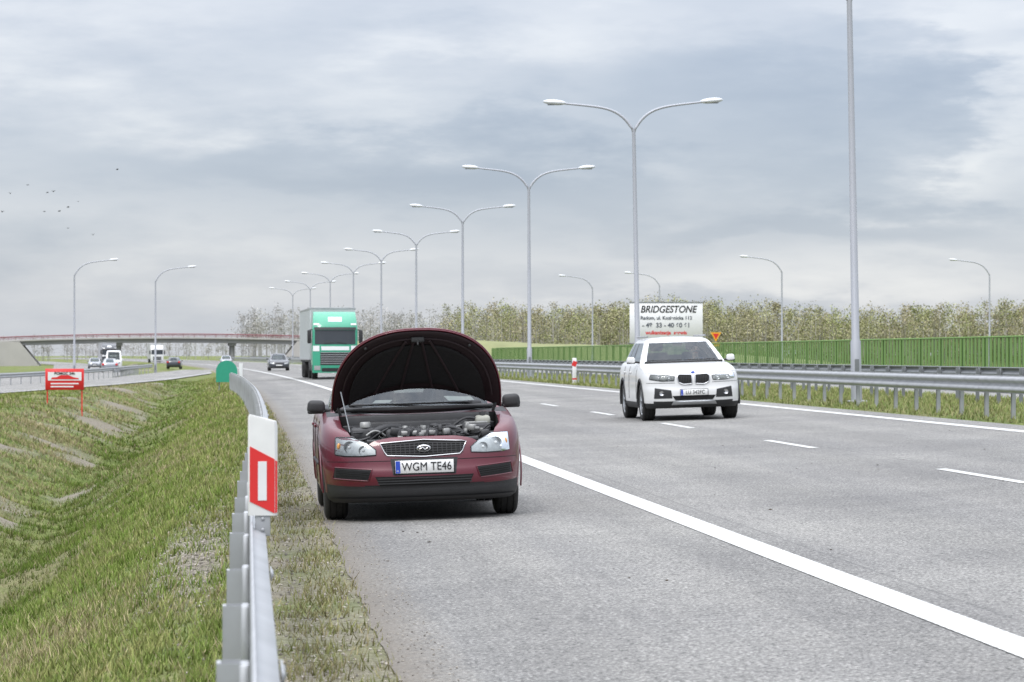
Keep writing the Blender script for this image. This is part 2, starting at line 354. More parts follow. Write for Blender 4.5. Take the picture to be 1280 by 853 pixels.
# ------------------------------------------------------------------ guardrails
W=[(0,.012),(-.012,0),(-.03,.02),(-.05,.07),(-.09,.075),(-.12,.03),(-.14,.004),(-.17,.004),(-.19,.03),(-.22,.075),(-.26,.07),(-.28,.02),(-.298,0),(-.31,.012)]
def rail(name,xf,zf,yy,side,pstep,mt=M_galv,spacer=True,zg=None):
    root=empty(name,(0,0,0)); V=[];F=[];k=len(W)
    for i,y in enumerate(yy):
        x=xf(y); z=zf(y)
        for dz,dx in W: V.append((x+side*dx,y,z+dz))
    for i in range(len(yy)-1):
        for j in range(k-1): F.append((i*k+j,i*k+j+1,(i+1)*k+j+1,(i+1)*k+j))
    b=new_mesh('rail_beam',V,F,[mt],parent=root); md=b.modifiers.new('s','SOLIDIFY'); md.thickness=.004
    p=MB(); y=yy[0]+.3; q=0
    while y<yy[-1]:
        x=xf(y); z=zf(y); g_=zg(y)
        near=y<60; dzp=.012*math.sin(q*2.3); q+=1
        p.box((x-side*.085,y,(z-.03+dzp+g_-.1)/2),(.012,.09,z-.03+dzp-g_+.1),0)
        p.box((x-side*.055,y-.045,(z-.03+dzp+g_-.1)/2),(.06,.005,z-.03+dzp-g_+.1),0)
        p.box((x-side*.055,y+.045,(z-.03+dzp+g_-.1)/2),(.06,.005,z-.03+dzp-g_+.1),0)
        if near or spacer:
            p.box((x-side*.018,y,z-.155),(.03,.12,.26),0,bev=.006,seg=1)
            p.ell((x+side*.008,y,z-.155),(.012,.016,.016),0,8,5)
        if near and q%2==0:
            for dz,dx in ((-.07,.078),(-.24,.078)):
                p.box((x+side*(dx+.002),y+.2,z+dz),(.006,.34,.035),0,bev=.002,seg=1)
                for yy_ in (-.1,0,.1): p.ell((x+side*(dx+.006),y+.2+yy_,z+dz),(.006,.012,.012),0,8,5)
        y+=pstep
    p.obj('rail_posts',[mt],root)
    return root
def lx(y): return .01+.2*float(smooth(15,48,np.float64(y)))+cvs(y)-7.e-5*max(0,y-60)**2
rail('guardrail',lx,lambda y:.70+.006*math.sin(y*.9),list(np.arange(2,60,2.))+list(np.arange(60,147,6.)),1,2.,zg=lambda y:-.08)
rail('guardrail',lambda y:13.1+cvs(y),lambda y:1.12,list(np.arange(10,60,5.))+list(np.arange(60,600,12.)),-1,2.,zg=lambda y:.36)
rail('guardrail',lambda y:16.3+cvs(y),lambda y:1.21,list(np.arange(10,60,5.))+list(np.arange(60,600,12.)),1,2.,M_galvd,zg=lambda y:.4)
rail('guardrail',lambda y:float(rampx(y))-3.4,lambda y:float(rampz(y))+.75,list(np.arange(125,300,8.)),1,4.,zg=lambda y:float(rampz(y))-.1)
rail('guardrail',lambda y:float(servx(y))+5.8,lambda y:.4,list(np.arange(250,330,8.)),-1,4.,zg=lambda y:-.5)
# ------------------------------------------------------------------ delineator on guardrail
def plate_poly(mb,pts,y,th,m):
    n_=len(pts); V=[(x,y,z) for x,z in pts]+[(x,y+th,z) for x,z in pts]
    mb.add(V,[tuple(range(n_)),tuple(range(2*n_-1,n_-1,-1))]+[(i,i+n_,(i+1)%n_+n_,(i+1)%n_) for i in range(n_)],m,False)
root=empty('delineator_post',(.068,14.8,.70))
d=MB()
prof=[(-.068,0),(-.06,-.012),(.055,-.012),(.068,.012),(.066,.05),(-.06,.05),(-.068,.035)]
zb0,zl,zr_=.035,.50,.462
V=[];k=len(prof)
for x,y in prof: V.append((x,y,zb0))
for x,y in prof: V.append((x,y,zl-.012))
for x,y in prof: V.append((x*.93,y*.93+.002,zl if x<0 else zr_+.008))
F=[(i,(i+1)%k,(i+1)%k+k,i+k) for i in range(k)]+[(i+k,(i+1)%k+k,(i+1)%k+2*k,i+2*k) for i in range(k)]+[tuple(range(k)),tuple(range(2*k,3*k))]
for i,(x,y) in enumerate(prof):
    if x>0: V[i+k]=(x,y,zr_-.012)
d.add(V,F,0,False)
plate_poly(d,[(-.0602,.10),(.0545,.045),(.0545,.295),(-.0602,.355)],-.0150,.0025,1)
plate_poly(d,[(-.022,.105),(.018,.105),(.018,.285),(-.022,.285)],-.0175,.0024,2)
plate_poly(d,[(.0565,.045),(.0665,.05),(.0665,.285),(.0565,.29)],-.009,.012,1)
d.box((0,.02,.0),(.07,.05,.12),3,bev=.005)
for zz in (.02,-.03): d.ell((0,-.008,zz),(.009,.006,.009),3,8,5)
M_dirtw=mat('weathered_white_plastic',(.62,.62,.605),.5,0,0,.16,9)
d.obj('delineator_body',[M_dirtw,M_red,mat('reflector',(.68,.68,.69),.3),M_galv],root)
root=empty('delineator_post',(12.75+cvs(122),122,.36)); d=MB(); d.box((0,0,.5),(.16,.06,1.0),0,bev=.02); d.box((0,-.004,.78),(.164,.064,.2),1,rot=(0,.35,0)); d.box((0,0,.2),(.165,.064,.06),1); d.obj('post_body',[M_swhite,M_red],root)
# ------------------------------------------------------------------ street lamps
def arm(mb,sgn,base,top,reach,r0=.055):
    pts=[]
    for i in range(19):
        t=(i/18)**1.5; x=sgn*reach*t; z=base+(top-base)*(.74*(1-(1-t)**6)+.26*t)
        pts.append((x if i else sgn*.02,0,z))
    mb.tube(pts,[r0-.02*i/18 for i in range(19)],8,0)
    mb.ell((sgn*(reach+.20),0,top+.03),(.42,.16,.10),1,14,8,rot=(0,-sgn*.08,0))
    mb.box((sgn*(reach+.2),0,top-.04),(.5,.2,.05),2,bev=.02)
def lamp(x,y,z,H,dbl=True,sgn=1,reach=2.6,lean=0,rot=0):
    root=empty('street_lamp',(x,y,z),(0,lean,rot)); mb=MB(); fork=H-(.98 if dbl else 1.3)
    mb.tube([(0,0,-.3),(0,0,.05),(0,0,1.4),(0,0,1.45),(0,0,fork)],[.13,.13,.12,.095,.062],12,0)
    mb.box((0,0,.02),(.42,.42,.06),0,bev=.01); mb.box((0,-.12,.75),(.1,.02,.5),2)
    if dbl: arm(mb,1,fork-.05,H,reach); arm(mb,-1,fork-.05,H,reach)
    else: arm(mb,sgn,fork-.05,H,reach,.06)
    mb.obj('lamp_body',[M_lamp,M_lamphead,M_galvd],root)
for i in range(10):
    y=72.8+39.85*i; lamp(14.0+cvs(y),y,.38,10.3 if i==0 else 10.05,lean=(-.018,-.018,-.004)[i] if i<3 else 0,rot=head(y))
for x,y,s_,H,z in ((-14.6,272,1,9.9,-.4),(-8.4,293,1,9.9,-.4),(46.2,275,-1,10,0),(66.4,283,-1,10,0),(37,343,-1,10,0),(42.6,330,-1,10,0)):
    lamp(x,y,z,H,False,s_,3.1)
# ------------------------------------------------------------------ green screen wall
gA=mat('screen_green',(.135,.245,.055),.7,var=.2,vscale=.5); gB=mat('screen_green_dark',(.06,.12,.03),.75,var=.2,vscale=.5)
mb=MB(); y=20.; i=0
while y<345:
    x=31+cvs(y); dx=.05 if i%2 else 0
    mb.box((x+dx,y+.17,1.12+.02*math.sin(i*1.7)),(.03,.33,2.16),i%2)
    y+=.34; i+=1
y=20.
while y<346: mb.box((31.1+cvs(y),y,1.1),(.12,.1,2.2),1); y+=4
root=empty('noise_barrier'); mb.obj('panels',[gA,gB],root,recalc=False,sharp=None)
mb=MB(); pts=[(31+cvs(y),y,2.22) for y in np.arange(20,346,8.)]; mb.tube(pts,.04,6,0); mb.obj('top_rail',[gA],root)
# ------------------------------------------------------------------ billboard
root=empty('billboard',(32.8,250,0),(0,0,R(-4))); mb=MB()
mb.box((0,0,4.0),(5.75,.12,3.2),0,bev=.01,seg=1)
mb.box((0,-.03,5.62),(5.85,.14,.07),1); mb.box((0,-.03,2.38),(5.85,.14,.07),1)
for x in (-2,2): mb.box((x,.14,2.4),(.16,.16,5.2),1)
for x in (-2,0,2): mb.tube([(x,.2,4.8),(x,1.6,0)],.05,6,1)
mb.obj('board',[M_swhite,M_galvd],root)
M_grey=mat('ink_grey',(.07,.08,.10),.6)
text('BRIDGESTONE',.76,(.15,-.075,5.05),M_ink,root,shear=.25,off=.016,sx=.88)
text('Radom, ul. Kozienicka 112',.38,(0,-.075,4.38),M_grey,root,off=.010,sx=1.0)
text('- 48  33 - 40 60 61',.50,(0,-.075,3.80),M_grey,root,off=.014)
text('wulkanizacja  serwis',.40,(0,-.075,3.22),M_red,root,off=.012)
root=empty('warning_sign',(36.6,249,0)); mb=MB(); mb.tube([(0,.05,-.2),(0,.05,3.2)],.04,8,1)
plate_poly(mb,[(-.42,3.25),(.42,3.25),(.0,2.5)],0,.03,0); plate_poly(mb,[(-.3,2.45),(.3,2.45),(.3,2.15),(-.3,2.15)],0,.03,0); plate_poly(mb,[(-.25,3.15),(.25,3.15),(.0,2.7)],-.01,.008,2)
mb.obj('sign_plate',[M_yel,M_galv,M_red],root)
root=empty('roadside_sign',(-7.25,128,gzs(-7.25-cvs(128),128)),(0,0,R(3))); mb=MB(); zc=1.25
mb.box((0,0,zc),(1.52,.05,.84),0,bev=.008,seg=1)
for x in (-.68,.68): mb.box((x,.05,.45),(.05,.05,1.7),0)
mb.box((0,-.03,zc+.12),(1.32,.01,.34),1)
plate_poly(mb,[(-.55,zc+.0),(-.5,zc+.07),(-.3,zc+.09),(-.15,zc+.17),(.15,zc+.17),(.35,zc+.08),(.55,zc+.05),(.55,zc+.0)],-.045,.008,0)
mb.box((0,-.03,zc-.17),(1.1,.01,.05),1); mb.box((-.1,-.03,zc-.29),(.9,.01,.05),1)
mb.obj('sign_board',[M_red,M_swhite],root)
text('POMOC 24h',.15,(0,-.05,zc+.23),M_ink,root,off=.003)
# gore marker
root=empty('gore_marker',(-1.0,151,.1)); mb=MB()
V=[];F=[];k=17
for j,(y,rs) in enumerate(((0,1),(.04,1.0),(.7,.92))):
    for i in range(k):
        t=math.pi*i/(k-1); V.append((math.cos(t)*.5*rs,y,.62+math.sin(t)*.5*rs))
    V.append((-.5*rs,y,.1)); V.append((.5*rs,y,.1))
kk=k+2
F.append(tuple(range(kk)))
for j in range(2):
    for i in range(kk): F.append((j*kk+i,j*kk+(i+1)%kk,(j+1)*kk+(i+1)%kk,(j+1)*kk+i))
F.append(tuple(range(2*kk,3*kk)))
mb.add(V,F,0,False)
mb.box((-.35,.3,-.1),(.06,.06,.6),2); mb.box((.35,.3,-.1),(.06,.06,.6),2); mb.box((.66,.2,.45),(.16,.05,1.1),1)
mb.obj('marker_body',[M_sgreen,M_swhite,M_galv],root)
# ------------------------------------------------------------------ overpass bridge
M_conc=mat('bridge_concrete',(.27,.27,.27),.85,0,0,.1,.5); M_pale=mat('abutment_concrete',(.40,.385,.36),.9,0,0,.12,.4)
M_brail=mat('bridge_parapet_red',(.24,.10,.11),.7,var=.1); M_earth=mat('embankment_soil',(.20,.16,.11),.95,0,0,.35,.3)
root=empty('overpass_bridge',(0,600,0),(0,0,R(1.5))); mb=MB()
def dk(x): return 3.9+.75*(1-((x+14)/34)**2)
xsb=np.linspace(-52,14,34)
for x0,x1 in zip(xsb[:-1],xsb[1:]):
    z0,z1=dk(x0),dk(x1)
    for (ya,yb,a,bb,mm) in ((-5,5,-.9,-.15,0),(-5.6,5.6,-.15,.12,2)):
        V=[(x0,ya,z0+a),(x1,ya,z1+a),(x1,ya,z1+bb),(x0,ya,z0+bb),(x0,yb,z0+a),(x1,yb,z1+a),(x1,yb,z1+bb),(x0,yb,z0+bb)]
        mb.add(V,[(0,1,2,3),(5,4,7,6),(3,2,6,7),(1,0,4,5)],mm,False)
    for ya in (-5.4,5.4):
        mb.tube([(x0,ya,z0+.72),(x1,ya,z1+.72)],.09,5,1,False); mb.tube([(x0,ya,z0+.42),(x1,ya,z1+.42)],.03,5,1,False); mb.tube([(x0,ya,z0),(x0,ya,z0+.72)],.03,5,1,False)
mb.obj('deck',[M_conc,M_brail,M_pale],root)
mb=MB()
for x in (-24,-3,):
    for yo in (-3.2,0,3.2): mb.tube([(x,yo,-1.5),(x,yo,dk(x)-.9)],.45,14,0)
    mb.box((x,0,dk(x)-1.15),(1.4,9,.5),0,bev=.05)
mb.obj('piers',[M_conc],root)
mb=MB()
for sg,x in ((-1,-43),(1,10)):
    mb.add([(x-sg*6,-6.2,-2.2),(x+sg*9,-6.2,-2.2),(x+sg*9,-6.2,dk(x+sg*3)-.2),(x-sg*1,-6.2,dk(x)-.2),(x-sg*6,6,-2.2),(x+sg*9,6,-2.2),(x+sg*9,6,dk(x+sg*3)-.2),(x-sg*1,6,dk(x)-.2)],[(0,1,2,3),(4,5,6,7),(3,0,4,7),(0,1,5,4),(1,2,6,5),(2,3,7,6)],0,False)
mb.obj('abutments',[M_pale],root)
def mound(name,pts,wd,mt,zb=-1.5,nc=9):
    V=[];F=[]
    for i,(x,y,z) in enumerate(pts):
        for j in range(nc):
            t=j/(nc-1)*2-1; hh=(1-smooth(.25,1,abs(t)))
            V.append((x,y+t*wd,zb+(z-zb)*float(hh)+.12*random.uniform(-1,1)))
    for i in range(len(pts)-1):
        for j in range(nc-1): F.append((i*nc+j,i*nc+j+1,(i+1)*nc+j+1,(i+1)*nc+j))
    return new_mesh(name,V,F,[mt])
mound('embankment',[(x,600-.02*x,zz) for x,zz in zip(np.linspace(-240,-48,30),np.interp(np.linspace(-240,-48,30),[-240,-150,-48],[0,2.8,3.6]))],20,M_earth)
M_emb=mat('embankment_grass',(.19,.20,.09),.95,0,0,.3,.4)
mound('grass_embankment',[(x,430,zz) for x,zz in zip(np.linspace(12,90,30),np.interp(np.linspace(12,90,30),[12,30,50,75,90],[3.2,3.4,2.6,.8,-.5]))],16,M_emb)
# ------------------------------------------------------------------ distant woodland
def forest(name,trees,leafcol,seed,lf=(.08,.19),spread=.30,tcol=(.40,.375,.33)):
    r=np.random.default_rng(seed); V=[];F=[];C=[];nv=0
    def prism(a,b,ra,rb,col):
        nonlocal nv
        a=np.array(a);b=np.array(b); vs=[]
        for p,rr in ((a,ra),(b,rb)):
            for j in range(3):
                t=j*2.094; vs.append(p+np.array([math.cos(t)*rr,math.sin(t)*rr,0]))
        V.append(np.array(vs)) 
        F.append(np.array([[0,1,4,3],[1,2,5,4],[2,0,3,5]])+nv); C.append(np.tile(col,(6,1))); nv+=6
    for (x,y,z,H,leafy,cf) in trees:
        lean=r.normal(0,.02,2)*H; tc_=np.array(tcol)*r.uniform(.5,1.3)
        prism((x,y,z),(x+lean[0],y+lean[1],z+H*.93),.08+.005*H,.02,tc_)
        cen=[]
        for k in range(13):
            t=r.uniform(.22,.95); a=r.uniform(0,6.28); L=(1.08-t)*H*spread*r.uniform(.6,1.2); p=np.array([x+lean[0]*t,y+lean[1]*t,z+H*t]); q=p+np.array([math.cos(a)*L,math.sin(a)*L,L*r.uniform(.4,1.1)])
            prism(p,q,.035,.012,tc_*.7); cen.append((q*.7+p*.3,L)); cen.append((q,L))
        nl=int(leafy*r.uniform(.5,1.4))
        ci=r.integers(0,len(cen),nl); Cn=np.array([cen[i][0] for i in ci]); sd=np.array([.26+.26*cen[i][1] for i in ci])
        P=Cn+r.normal(0,1,(nl,3))*sd[:,None]; s=r.uniform(lf[0],lf[1],nl)
        u=r.normal(0,1,(nl,3)); u/=np.linalg.norm(u,axis=1)[:,None]; w=r.normal(0,1,(nl,3)); w-=u*(u*w).sum(1)[:,None]; w/=np.linalg.norm(w,axis=1)[:,None]
        Q=np.stack([P-u*s[:,None],P+w*s[:,None]*.7,P+u*s[:,None],P-w*s[:,None]*.7],1).reshape(-1,3)
        V.append(Q); F.append(np.arange(nl*4).reshape(-1,4)+nv); nv+=nl*4
        base=(np.array(leafcol[0])*(1-cf)+np.array(leafcol[1])*cf)*r.uniform(.75,1.15)
        C.append(np.repeat(base*r.uniform(.5,1.35,nl)[:,None],4,0))
    return fast(name,np.concatenate(V),np.concatenate(F),[M_blade],False,np.concatenate(C))
tr=[]
for i in range(560):
    y=rng.uniform(470,540); x=rng.uniform(50,175)
    tr.append((x,y,0.,rng.uniform(7.6,10.2)+.8*math.sin(x*.11),230,rng.random()))
for i in range(300):
    y=rng.uniform(560,640); x=rng.uniform(38,95); tr.append((x,y,0.,rng.uniform(8.5,11.5),200,rng.random()))
forest('woodland',tr,((.34,.295,.20),(.29,.315,.135)),3)
tr=[]
for i in range(460):
    y=rng.uniform(760,860); x=rng.uniform(-2,100); tr.append((x,y,0.,rng.uniform(9,14),110,rng.random()))
for i in range(120):
    y=rng.uniform(1000,1100); x=rng.uniform(-130,0); tr.append((x,y,-1.,rng.uniform(6,9),110,rng.random()))
forest('bare_woodland',tr,((.36,.34,.33),(.37,.36,.31)),4,(.10,.22),.28,(.36,.35,.34))  # distance haze put into the colours: far trees paler and greyer
tr=[]
for i in range(300): tr.append((rng.uniform(45,175),rng.uniform(462,475),-.3,rng.uniform(1.4,2.6),60,rng.random()))
forest('undergrowth',tr,((.20,.20,.09),(.14,.18,.065)),5)
tr=[(rng.uniform(60,200),rng.uniform(545,560),-.3,rng.uniform(4,7.5),230,rng.random()) for i in range(330)]
forest('undergrowth',tr,((.27,.235,.165),(.21,.21,.125)),6,(.14,.28))
# ------------------------------------------------------------------ birds
mb=MB()
for i in range(13):
    px=random.choice([(-.0745,.043),(-.068,.05),(-.055,.046),(-.054,.042),(-.066,.045)]); x=(px[0]+random.gauss(0,.004))*160; z=1.475+(px[1]+random.gauss(0,.0035))*160
    if i==0: x,z=-.04*160,1.475+.057*160
    y=160+random.uniform(-8,8); f=random.uniform(-.04,.06); a=random.uniform(0,3)
    ca,sa=math.cos(a),math.sin(a)
    def T(u,v,w_): return (x+(u*ca-v*sa)*.6,y+(u*sa+v*ca)*.6,z+w_*.6)
    mb.ell((x,y,z),(.024,.024,.02),0,6,4); mb.ell((x-.04*sa,y+.04*ca,z),(.018,.054,.018),0,6,4,rot=(0,0,a))
    for sg in (-1,1): mb.add([T(0,-.06,0),T(0,.06,0),T(sg*.11,.02,.05+f),T(sg*.22,.07,.0+f),T(sg*.1,-.06,.04+f)],[(0,1,2,4),(4,2,3)],0,False)
mb.obj('bird_flock',[M_ink])
# ------------------------------------------------------------------ vehicles
def interp(pts,x): return float(np.interp(x,[p[0] for p in pts],[p[1] for p in pts]))
def rowi(S,v,k): return float(np.interp(v,[r[0] for r in S['rows']],[r[k] for r in S['rows']]))
def front_y(S,x,z):
    y=.1
    for _ in range(8):
        v=min(1,max(0,(z-S['zb'])/(interp(S['zt'],y)-S['zb']))); fi=rowi(S,v,1); si=rowi(S,v,2)
        t=min(.9995,abs(x)/(S['W']/2-si)); y=fi+(S['Lc']-fi)*(1-(1-t**S['pf'])**(1/S['pf']))
    return y
def side_x(S,y,z):
    v=min(1,max(0,(z-S['zb'])/(interp(S['zt'],y)-S['zb']))); return S['W']/2-rowi(S,v,2)
def densify(rows,k=3):
    vs=[]
    for a,b_ in zip(rows[:-1],rows[1:]):
        for i in range(k): vs.append(a[0]+(b_[0]-a[0])*i/k)
    vs.append(rows[-1][0]); return vs
def make_body(S,mats,matf,cutters):
    rows=[(v,rowi(S,v,1),rowi(S,v,2)) for v in densify(S['rows'],S.get('dens',2))]
    W_,L=S['W'],S['L']; U=[]
    nf=S.get('nf',20)
    for i in range(nf): U.append(('f',math.pi/2*i/nf))
    ns=S.get('ns',26)
    for i in range(ns): U.append(('s',i/(ns-1)))
    for i in range(1,13): U.append(('r',math.pi/2*(1-i/12)))
    V=[];F=[];Mn=9; nr=len(rows)
    for kind,a in U:
        ring=[]
        for v,fi,si in rows:
            Wk=W_/2-si
            if kind=='f': x=Wk*math.sin(a)**(2/S['pf']); y=fi+(S['Lc']-fi)*(1-math.cos(a)**(2/S['pf']))
            elif kind=='s': x=Wk; y=S['Lc']+(L-S['Lr']-S['Lc'])*a
            else: x=Wk*math.sin(a)**(2/S['pr']) if a>0 else 0; y=L-fi-(S['Lr']-fi)*(1-max(0,math.cos(a))**(2/S['pr']))
            ring.append((x,y,S['zb']+(interp(S['zt'],y)-S['zb'])*v))
        left=[(-x,y,z) for x,y,z in ring]; X,Y,Z=ring[-1]; top=[]
        for j in range(1,Mn+1):
            xx=-X+2*X*j/(Mn+1); top.append((xx,Y,Z+S['crown']*(1-(xx/X)**2 if X>1e-5 else 0)*(X/(W_/2))))
        V+=left+top+ring[::-1]
    k=2*nr+Mn
    for i in range(len(U)-1):
        for j in range(k): F.append((i*k+j,i*k+(j+1)%k,(i+1)*k+(j+1)%k,(i+1)*k+j))
    me=bpy.data.meshes.new('body'); me.from_pydata(V,[],F)
    bm=bmesh.new(); bm.from_mesh(me); bmesh.ops.remove_doubles(bm,verts=bm.verts,dist=1e-4); bmesh.ops.dissolve_degenerate(bm,edges=bm.edges,dist=1e-5)
    bmesh.ops.recalc_face_normals(bm,faces=bm.faces)
    for f in bm.faces: f.smooth=True; c_=f.calc_center_median(); f.material_index=matf(c_,f.normal)
    bm.to_mesh(me); bm.free()
    for m in mats: me.materials.append(m)
    ob=bpy.data.objects.new('body',me); scene.collection.objects.link(ob)
    if cutters:
        cb=[]
        for cu in cutters:
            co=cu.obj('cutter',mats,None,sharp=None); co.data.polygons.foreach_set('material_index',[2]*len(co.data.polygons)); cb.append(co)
            md=ob.modifiers.new('b','BOOLEAN'); md.object=co; md.operation='DIFFERENCE'; md.solver='EXACT'
        bpy.context.view_layer.update(); dg=bpy.context.evaluated_depsgraph_get(); me2=bpy.data.meshes.new_from_object(ob.evaluated_get(dg)); ob.modifiers.clear(); ob.data=me2
        for co in cb: bpy.data.objects.remove(co)
    ob.data.set_sharp_from_angle(angle=R(42))
    return ob
def arches(S,r,ys_,zc):
    L=[]
    for y in ys_:
        for sg in (-1,1):
            mb=MB(); n_=32; x0=sg*(S['W']/2-.26); x1=sg*(S['W']/2+.1); V=[]
            for x in (x0,x1):
                for j in range(n_): t=2*math.pi*j/n_; V.append((x,y+r*math.cos(t),zc+r*math.sin(t)))
            mb.add(V,[tuple(range(n_)),tuple(range(2*n_-1,n_-1,-1))]+[(j,j+n_,(j+1)%n_+n_,(j+1)%n_) for j in range(n_)]); L.append(mb)
    return L
def resample(p,n_):
    p=[Vector((a[0],a[1])) for a in p]; d=[0]
    for a,b_ in zip(p[:-1],p[1:]): d.append(d[-1]+(b_-a).length)
    return [(float(np.interp(t,d,[q.x for q in p])),float(np.interp(t,d,[q.y for q in p]))) for t in np.linspace(0,d[-1],n_)]
def patch(mb,S,top,bot,off,m=0,n_=18,k=6,bulge=0,mir=False):
    for sg in ((1,-1) if mir else (1,)):
        T=resample(top,n_); B=resample(bot,n_); V=[];F=[]
        for j in range(k+1):
            for i in range(n_):
                t=j/k; x=T[i][0]*(1-t)+B[i][0]*t; z=T[i][1]*(1-t)+B[i][1]*t; u=i/(n_-1)
                e=bulge*(1-(2*u-1)**4)*(1-(2*t-1)**4)
                V.append((sg*x,front_y(S,x,z)-off-e,z))
        for j in range(k):
            for i in range(n_-1): F.append((j*n_+i,j*n_+i+1,(j+1)*n_+i+1,(j+1)*n_+i))
        mb.add(V,F,m)
def outline(mb,S,pts,off,r,m=0,mir=False,closed=True,n_=40):
    if closed: pts=list(pts)+[pts[0]]
    P=resample(pts,n_)
    for sg in ((1,-1) if mir else (1,)): mb.tube([(sg*x,front_y(S,x,z)-off,z) for x,z in P],r,6,m,False)
def wheels(root,xw,ys_,r,w,rimr,mats,nsp=5):
    for y in ys_:
        for sg in (-1,1):
            mb=MB(); c_=(sg*xw,y,r)
            pr=[(-w/2+.01,rimr),(-w/2,rimr+.01),(-w/2-.008,(rimr+r)/2),(-w/2,r-.03),(-w/2+.015,r-.008),(-w/2+.03,r)]
            g_=[]
            for q in (-.28,0,.28): g_+=[(q*w-.006,r),(q*w-.004,r-.008),(q*w+.004,r-.008),(q*w+.006,r)]
            pr=pr+g_+[(-a,b_) for a,b_ in pr[::-1]]
            mb.lathe(pr,c_,40,0)
            so=sg*(w/2-.02)
            mb.lathe([(-w/2+.01,rimr),(-w/2+.03,rimr-.015),(w/2-.03,rimr-.015),(w/2-.01,rimr)],c_,32,1)
            mb.lathe([(so*.2,rimr-.02),(so*.2,.01)],c_,32,2)
            mb.lathe([(so*.9,.0001),(so*.95,.045),(so*.85,.07),(so*.3,.075)],c_,20,1)
            for k in range(nsp):
                a=2*math.pi*k/nsp+.3
                for da in (-.13,.13):
                    mb.tube([(c_[0]+so*.85,c_[1]+.05*math.cos(a),c_[2]+.05*math.sin(a)),(c_[0]+so*.92,c_[1]+(rimr-.01)*math.cos(a+da),c_[2]+(rimr-.01)*math.sin(a+da))],[.022,.016],6,1)
            mb.obj('wheel',mats,root,sharp=35)
def cabin(S,root,rows,nf=16,ns=20,crown=.03,paint=None):
    zs=[]; k_=3
    for a,b_ in zip(rows[:-1],rows[1:]):
        for i in range(k_): zs.append(tuple(a[q]+(b_[q]-a[q])*i/k_ for q in range(5)))
    zs.append(rows[-1]); V=[];F=[];Mi=[]
    N=2*nf+2*ns; glass_top=len(zs)-1-k_
    for z,yf,yr_,hw,bow in zs:
        lp=[]
        for i in range(nf): x=-hw+2*hw*i/nf; lp.append((x,yf+bow*(abs(x)/hw)**2.2,z))
        for i in range(ns): t=i/ns; y=yf+bow+(yr_-yf-bow)*t; lp.append((hw*(1-.10*max(0,t-.3)**2),y,z))
        h2=hw*(1-.10*.49)
        for i in range(nf): x=h2-2*h2*i/nf; lp.append((x,yr_+.08*(1-(x/h2)**2),z))
        for i in range(ns): t=1-i/ns; y=yf+bow+(yr_-yf-bow)*t; lp.append((-hw*(1-.10*max(0,t-.3)**2),y,z))
        V+=lp
    nr=len(zs)
    for j in range(nr-1):
        for i in range(N):
            F.append((j*N+i,j*N+(i+1)%N,(j+1)*N+(i+1)%N,(j+1)*N+i)); g_=0
            if 0<=j<glass_top:
                if i<nf: g_=1 if 0<i<nf-1 else 0
                elif i<nf+ns: q=(i-nf+.5)/ns; g_=1 if (q>.04 and not .38<q<.43 and not .72<q<.77 and q<.94) else (2 if .05<q<.9 else 0)
                elif i<2*nf+ns: g_=1 if nf+ns+1<i<2*nf+ns-2 and j>1 else 0
                else: q=1-(i-2*nf-ns+.5)/ns; g_=1 if (q>.04 and not .38<q<.43 and not .72<q<.77 and q<.94) else (2 if .05<q<.9 else 0)
            Mi.append(g_)
    z,yf,yr_,hw,bow=zs[-1]; last=V[-N:]; cx=(0,(yf+yr_)/2); prev=(nr-1)*N
    for q,s in enumerate((.96,.85,.6,.3,.05)):
        st=len(V)
        for (x,y,zz) in last: V.append((x*s,cx[1]+(y-cx[1])*s,z+crown*(1-s*s)+.008))
        for i in range(N): F.append((prev+i,prev+(i+1)%N,st+(i+1)%N,st+i)); Mi.append(0)
        prev=st
    F.append(tuple(range(prev,prev+N))); Mi.append(0)
    ob=new_mesh('cabin',V,F,[paint,M_glass,M_black],Mi,True,root)
    bm=bmesh.new(); bm.from_mesh(ob.data); bmesh.ops.recalc_face_normals(bm,faces=bm.faces[:]); bm.to_mesh(ob.data); bm.free(); ob.data.set_sharp_from_angle(angle=R(38))
def interior(root,yd,zd,hw,ysn,zs_,ztop):
    mb=MB(); mb.box((0,yd,zd),(hw*2,.4,.1),0,bev=.04)
    for x in (-.36,.36):
        mb.box((x,ysn,zs_),(.46,.16,.62),0,rot=(-.25,0,0),bev=.06); mb.box((x,ysn+.12,zs_+.42),(.26,.1,.18),0,bev=.04)
    mb.box((0,ysn+.95,zs_-.02),(1.2,.16,.55),0,rot=(-.25,0,0),bev=.06)
    c_=Vector((.36,yd+.38,zd+.05)); pts=[c_+Vector((.18*math.cos(t),.18*math.sin(t)*.35,.18*math.sin(t)*.93)) for t in np.linspace(0,6.283,25)]
    mb.tube(pts,.014,8,0,False); mb.ell(c_,(.06,.03,.05),0); mb.tube([c_,c_+Vector((0,-.25,-.12))],.03,8,0)
    mb.box((0,yd+.55,ztop),(.20,.03,.055),0,bev=.01)
    mb.obj('interior',[M_seat],root)
def mirror(mb,x0,y,z,sg,m=0,g_=1,w=.2,h=.15):
    mb.tube([(sg*(x0-.10),y+.02,z-.05),(sg*(x0+.03),y,z-.03)],.02,8,1)
    mb.box((sg*(x0+.0+w/2),y-.0,z+.0),(w,.12,h),m,rot=(0,-sg*.06,0),bev=.042,seg=4,taper=(.9,.9))
    mb.box((sg*(x0+.0+w/2),y+.01,z-h*.36),(w*.93,.115,h*.3),1,bev=.015)
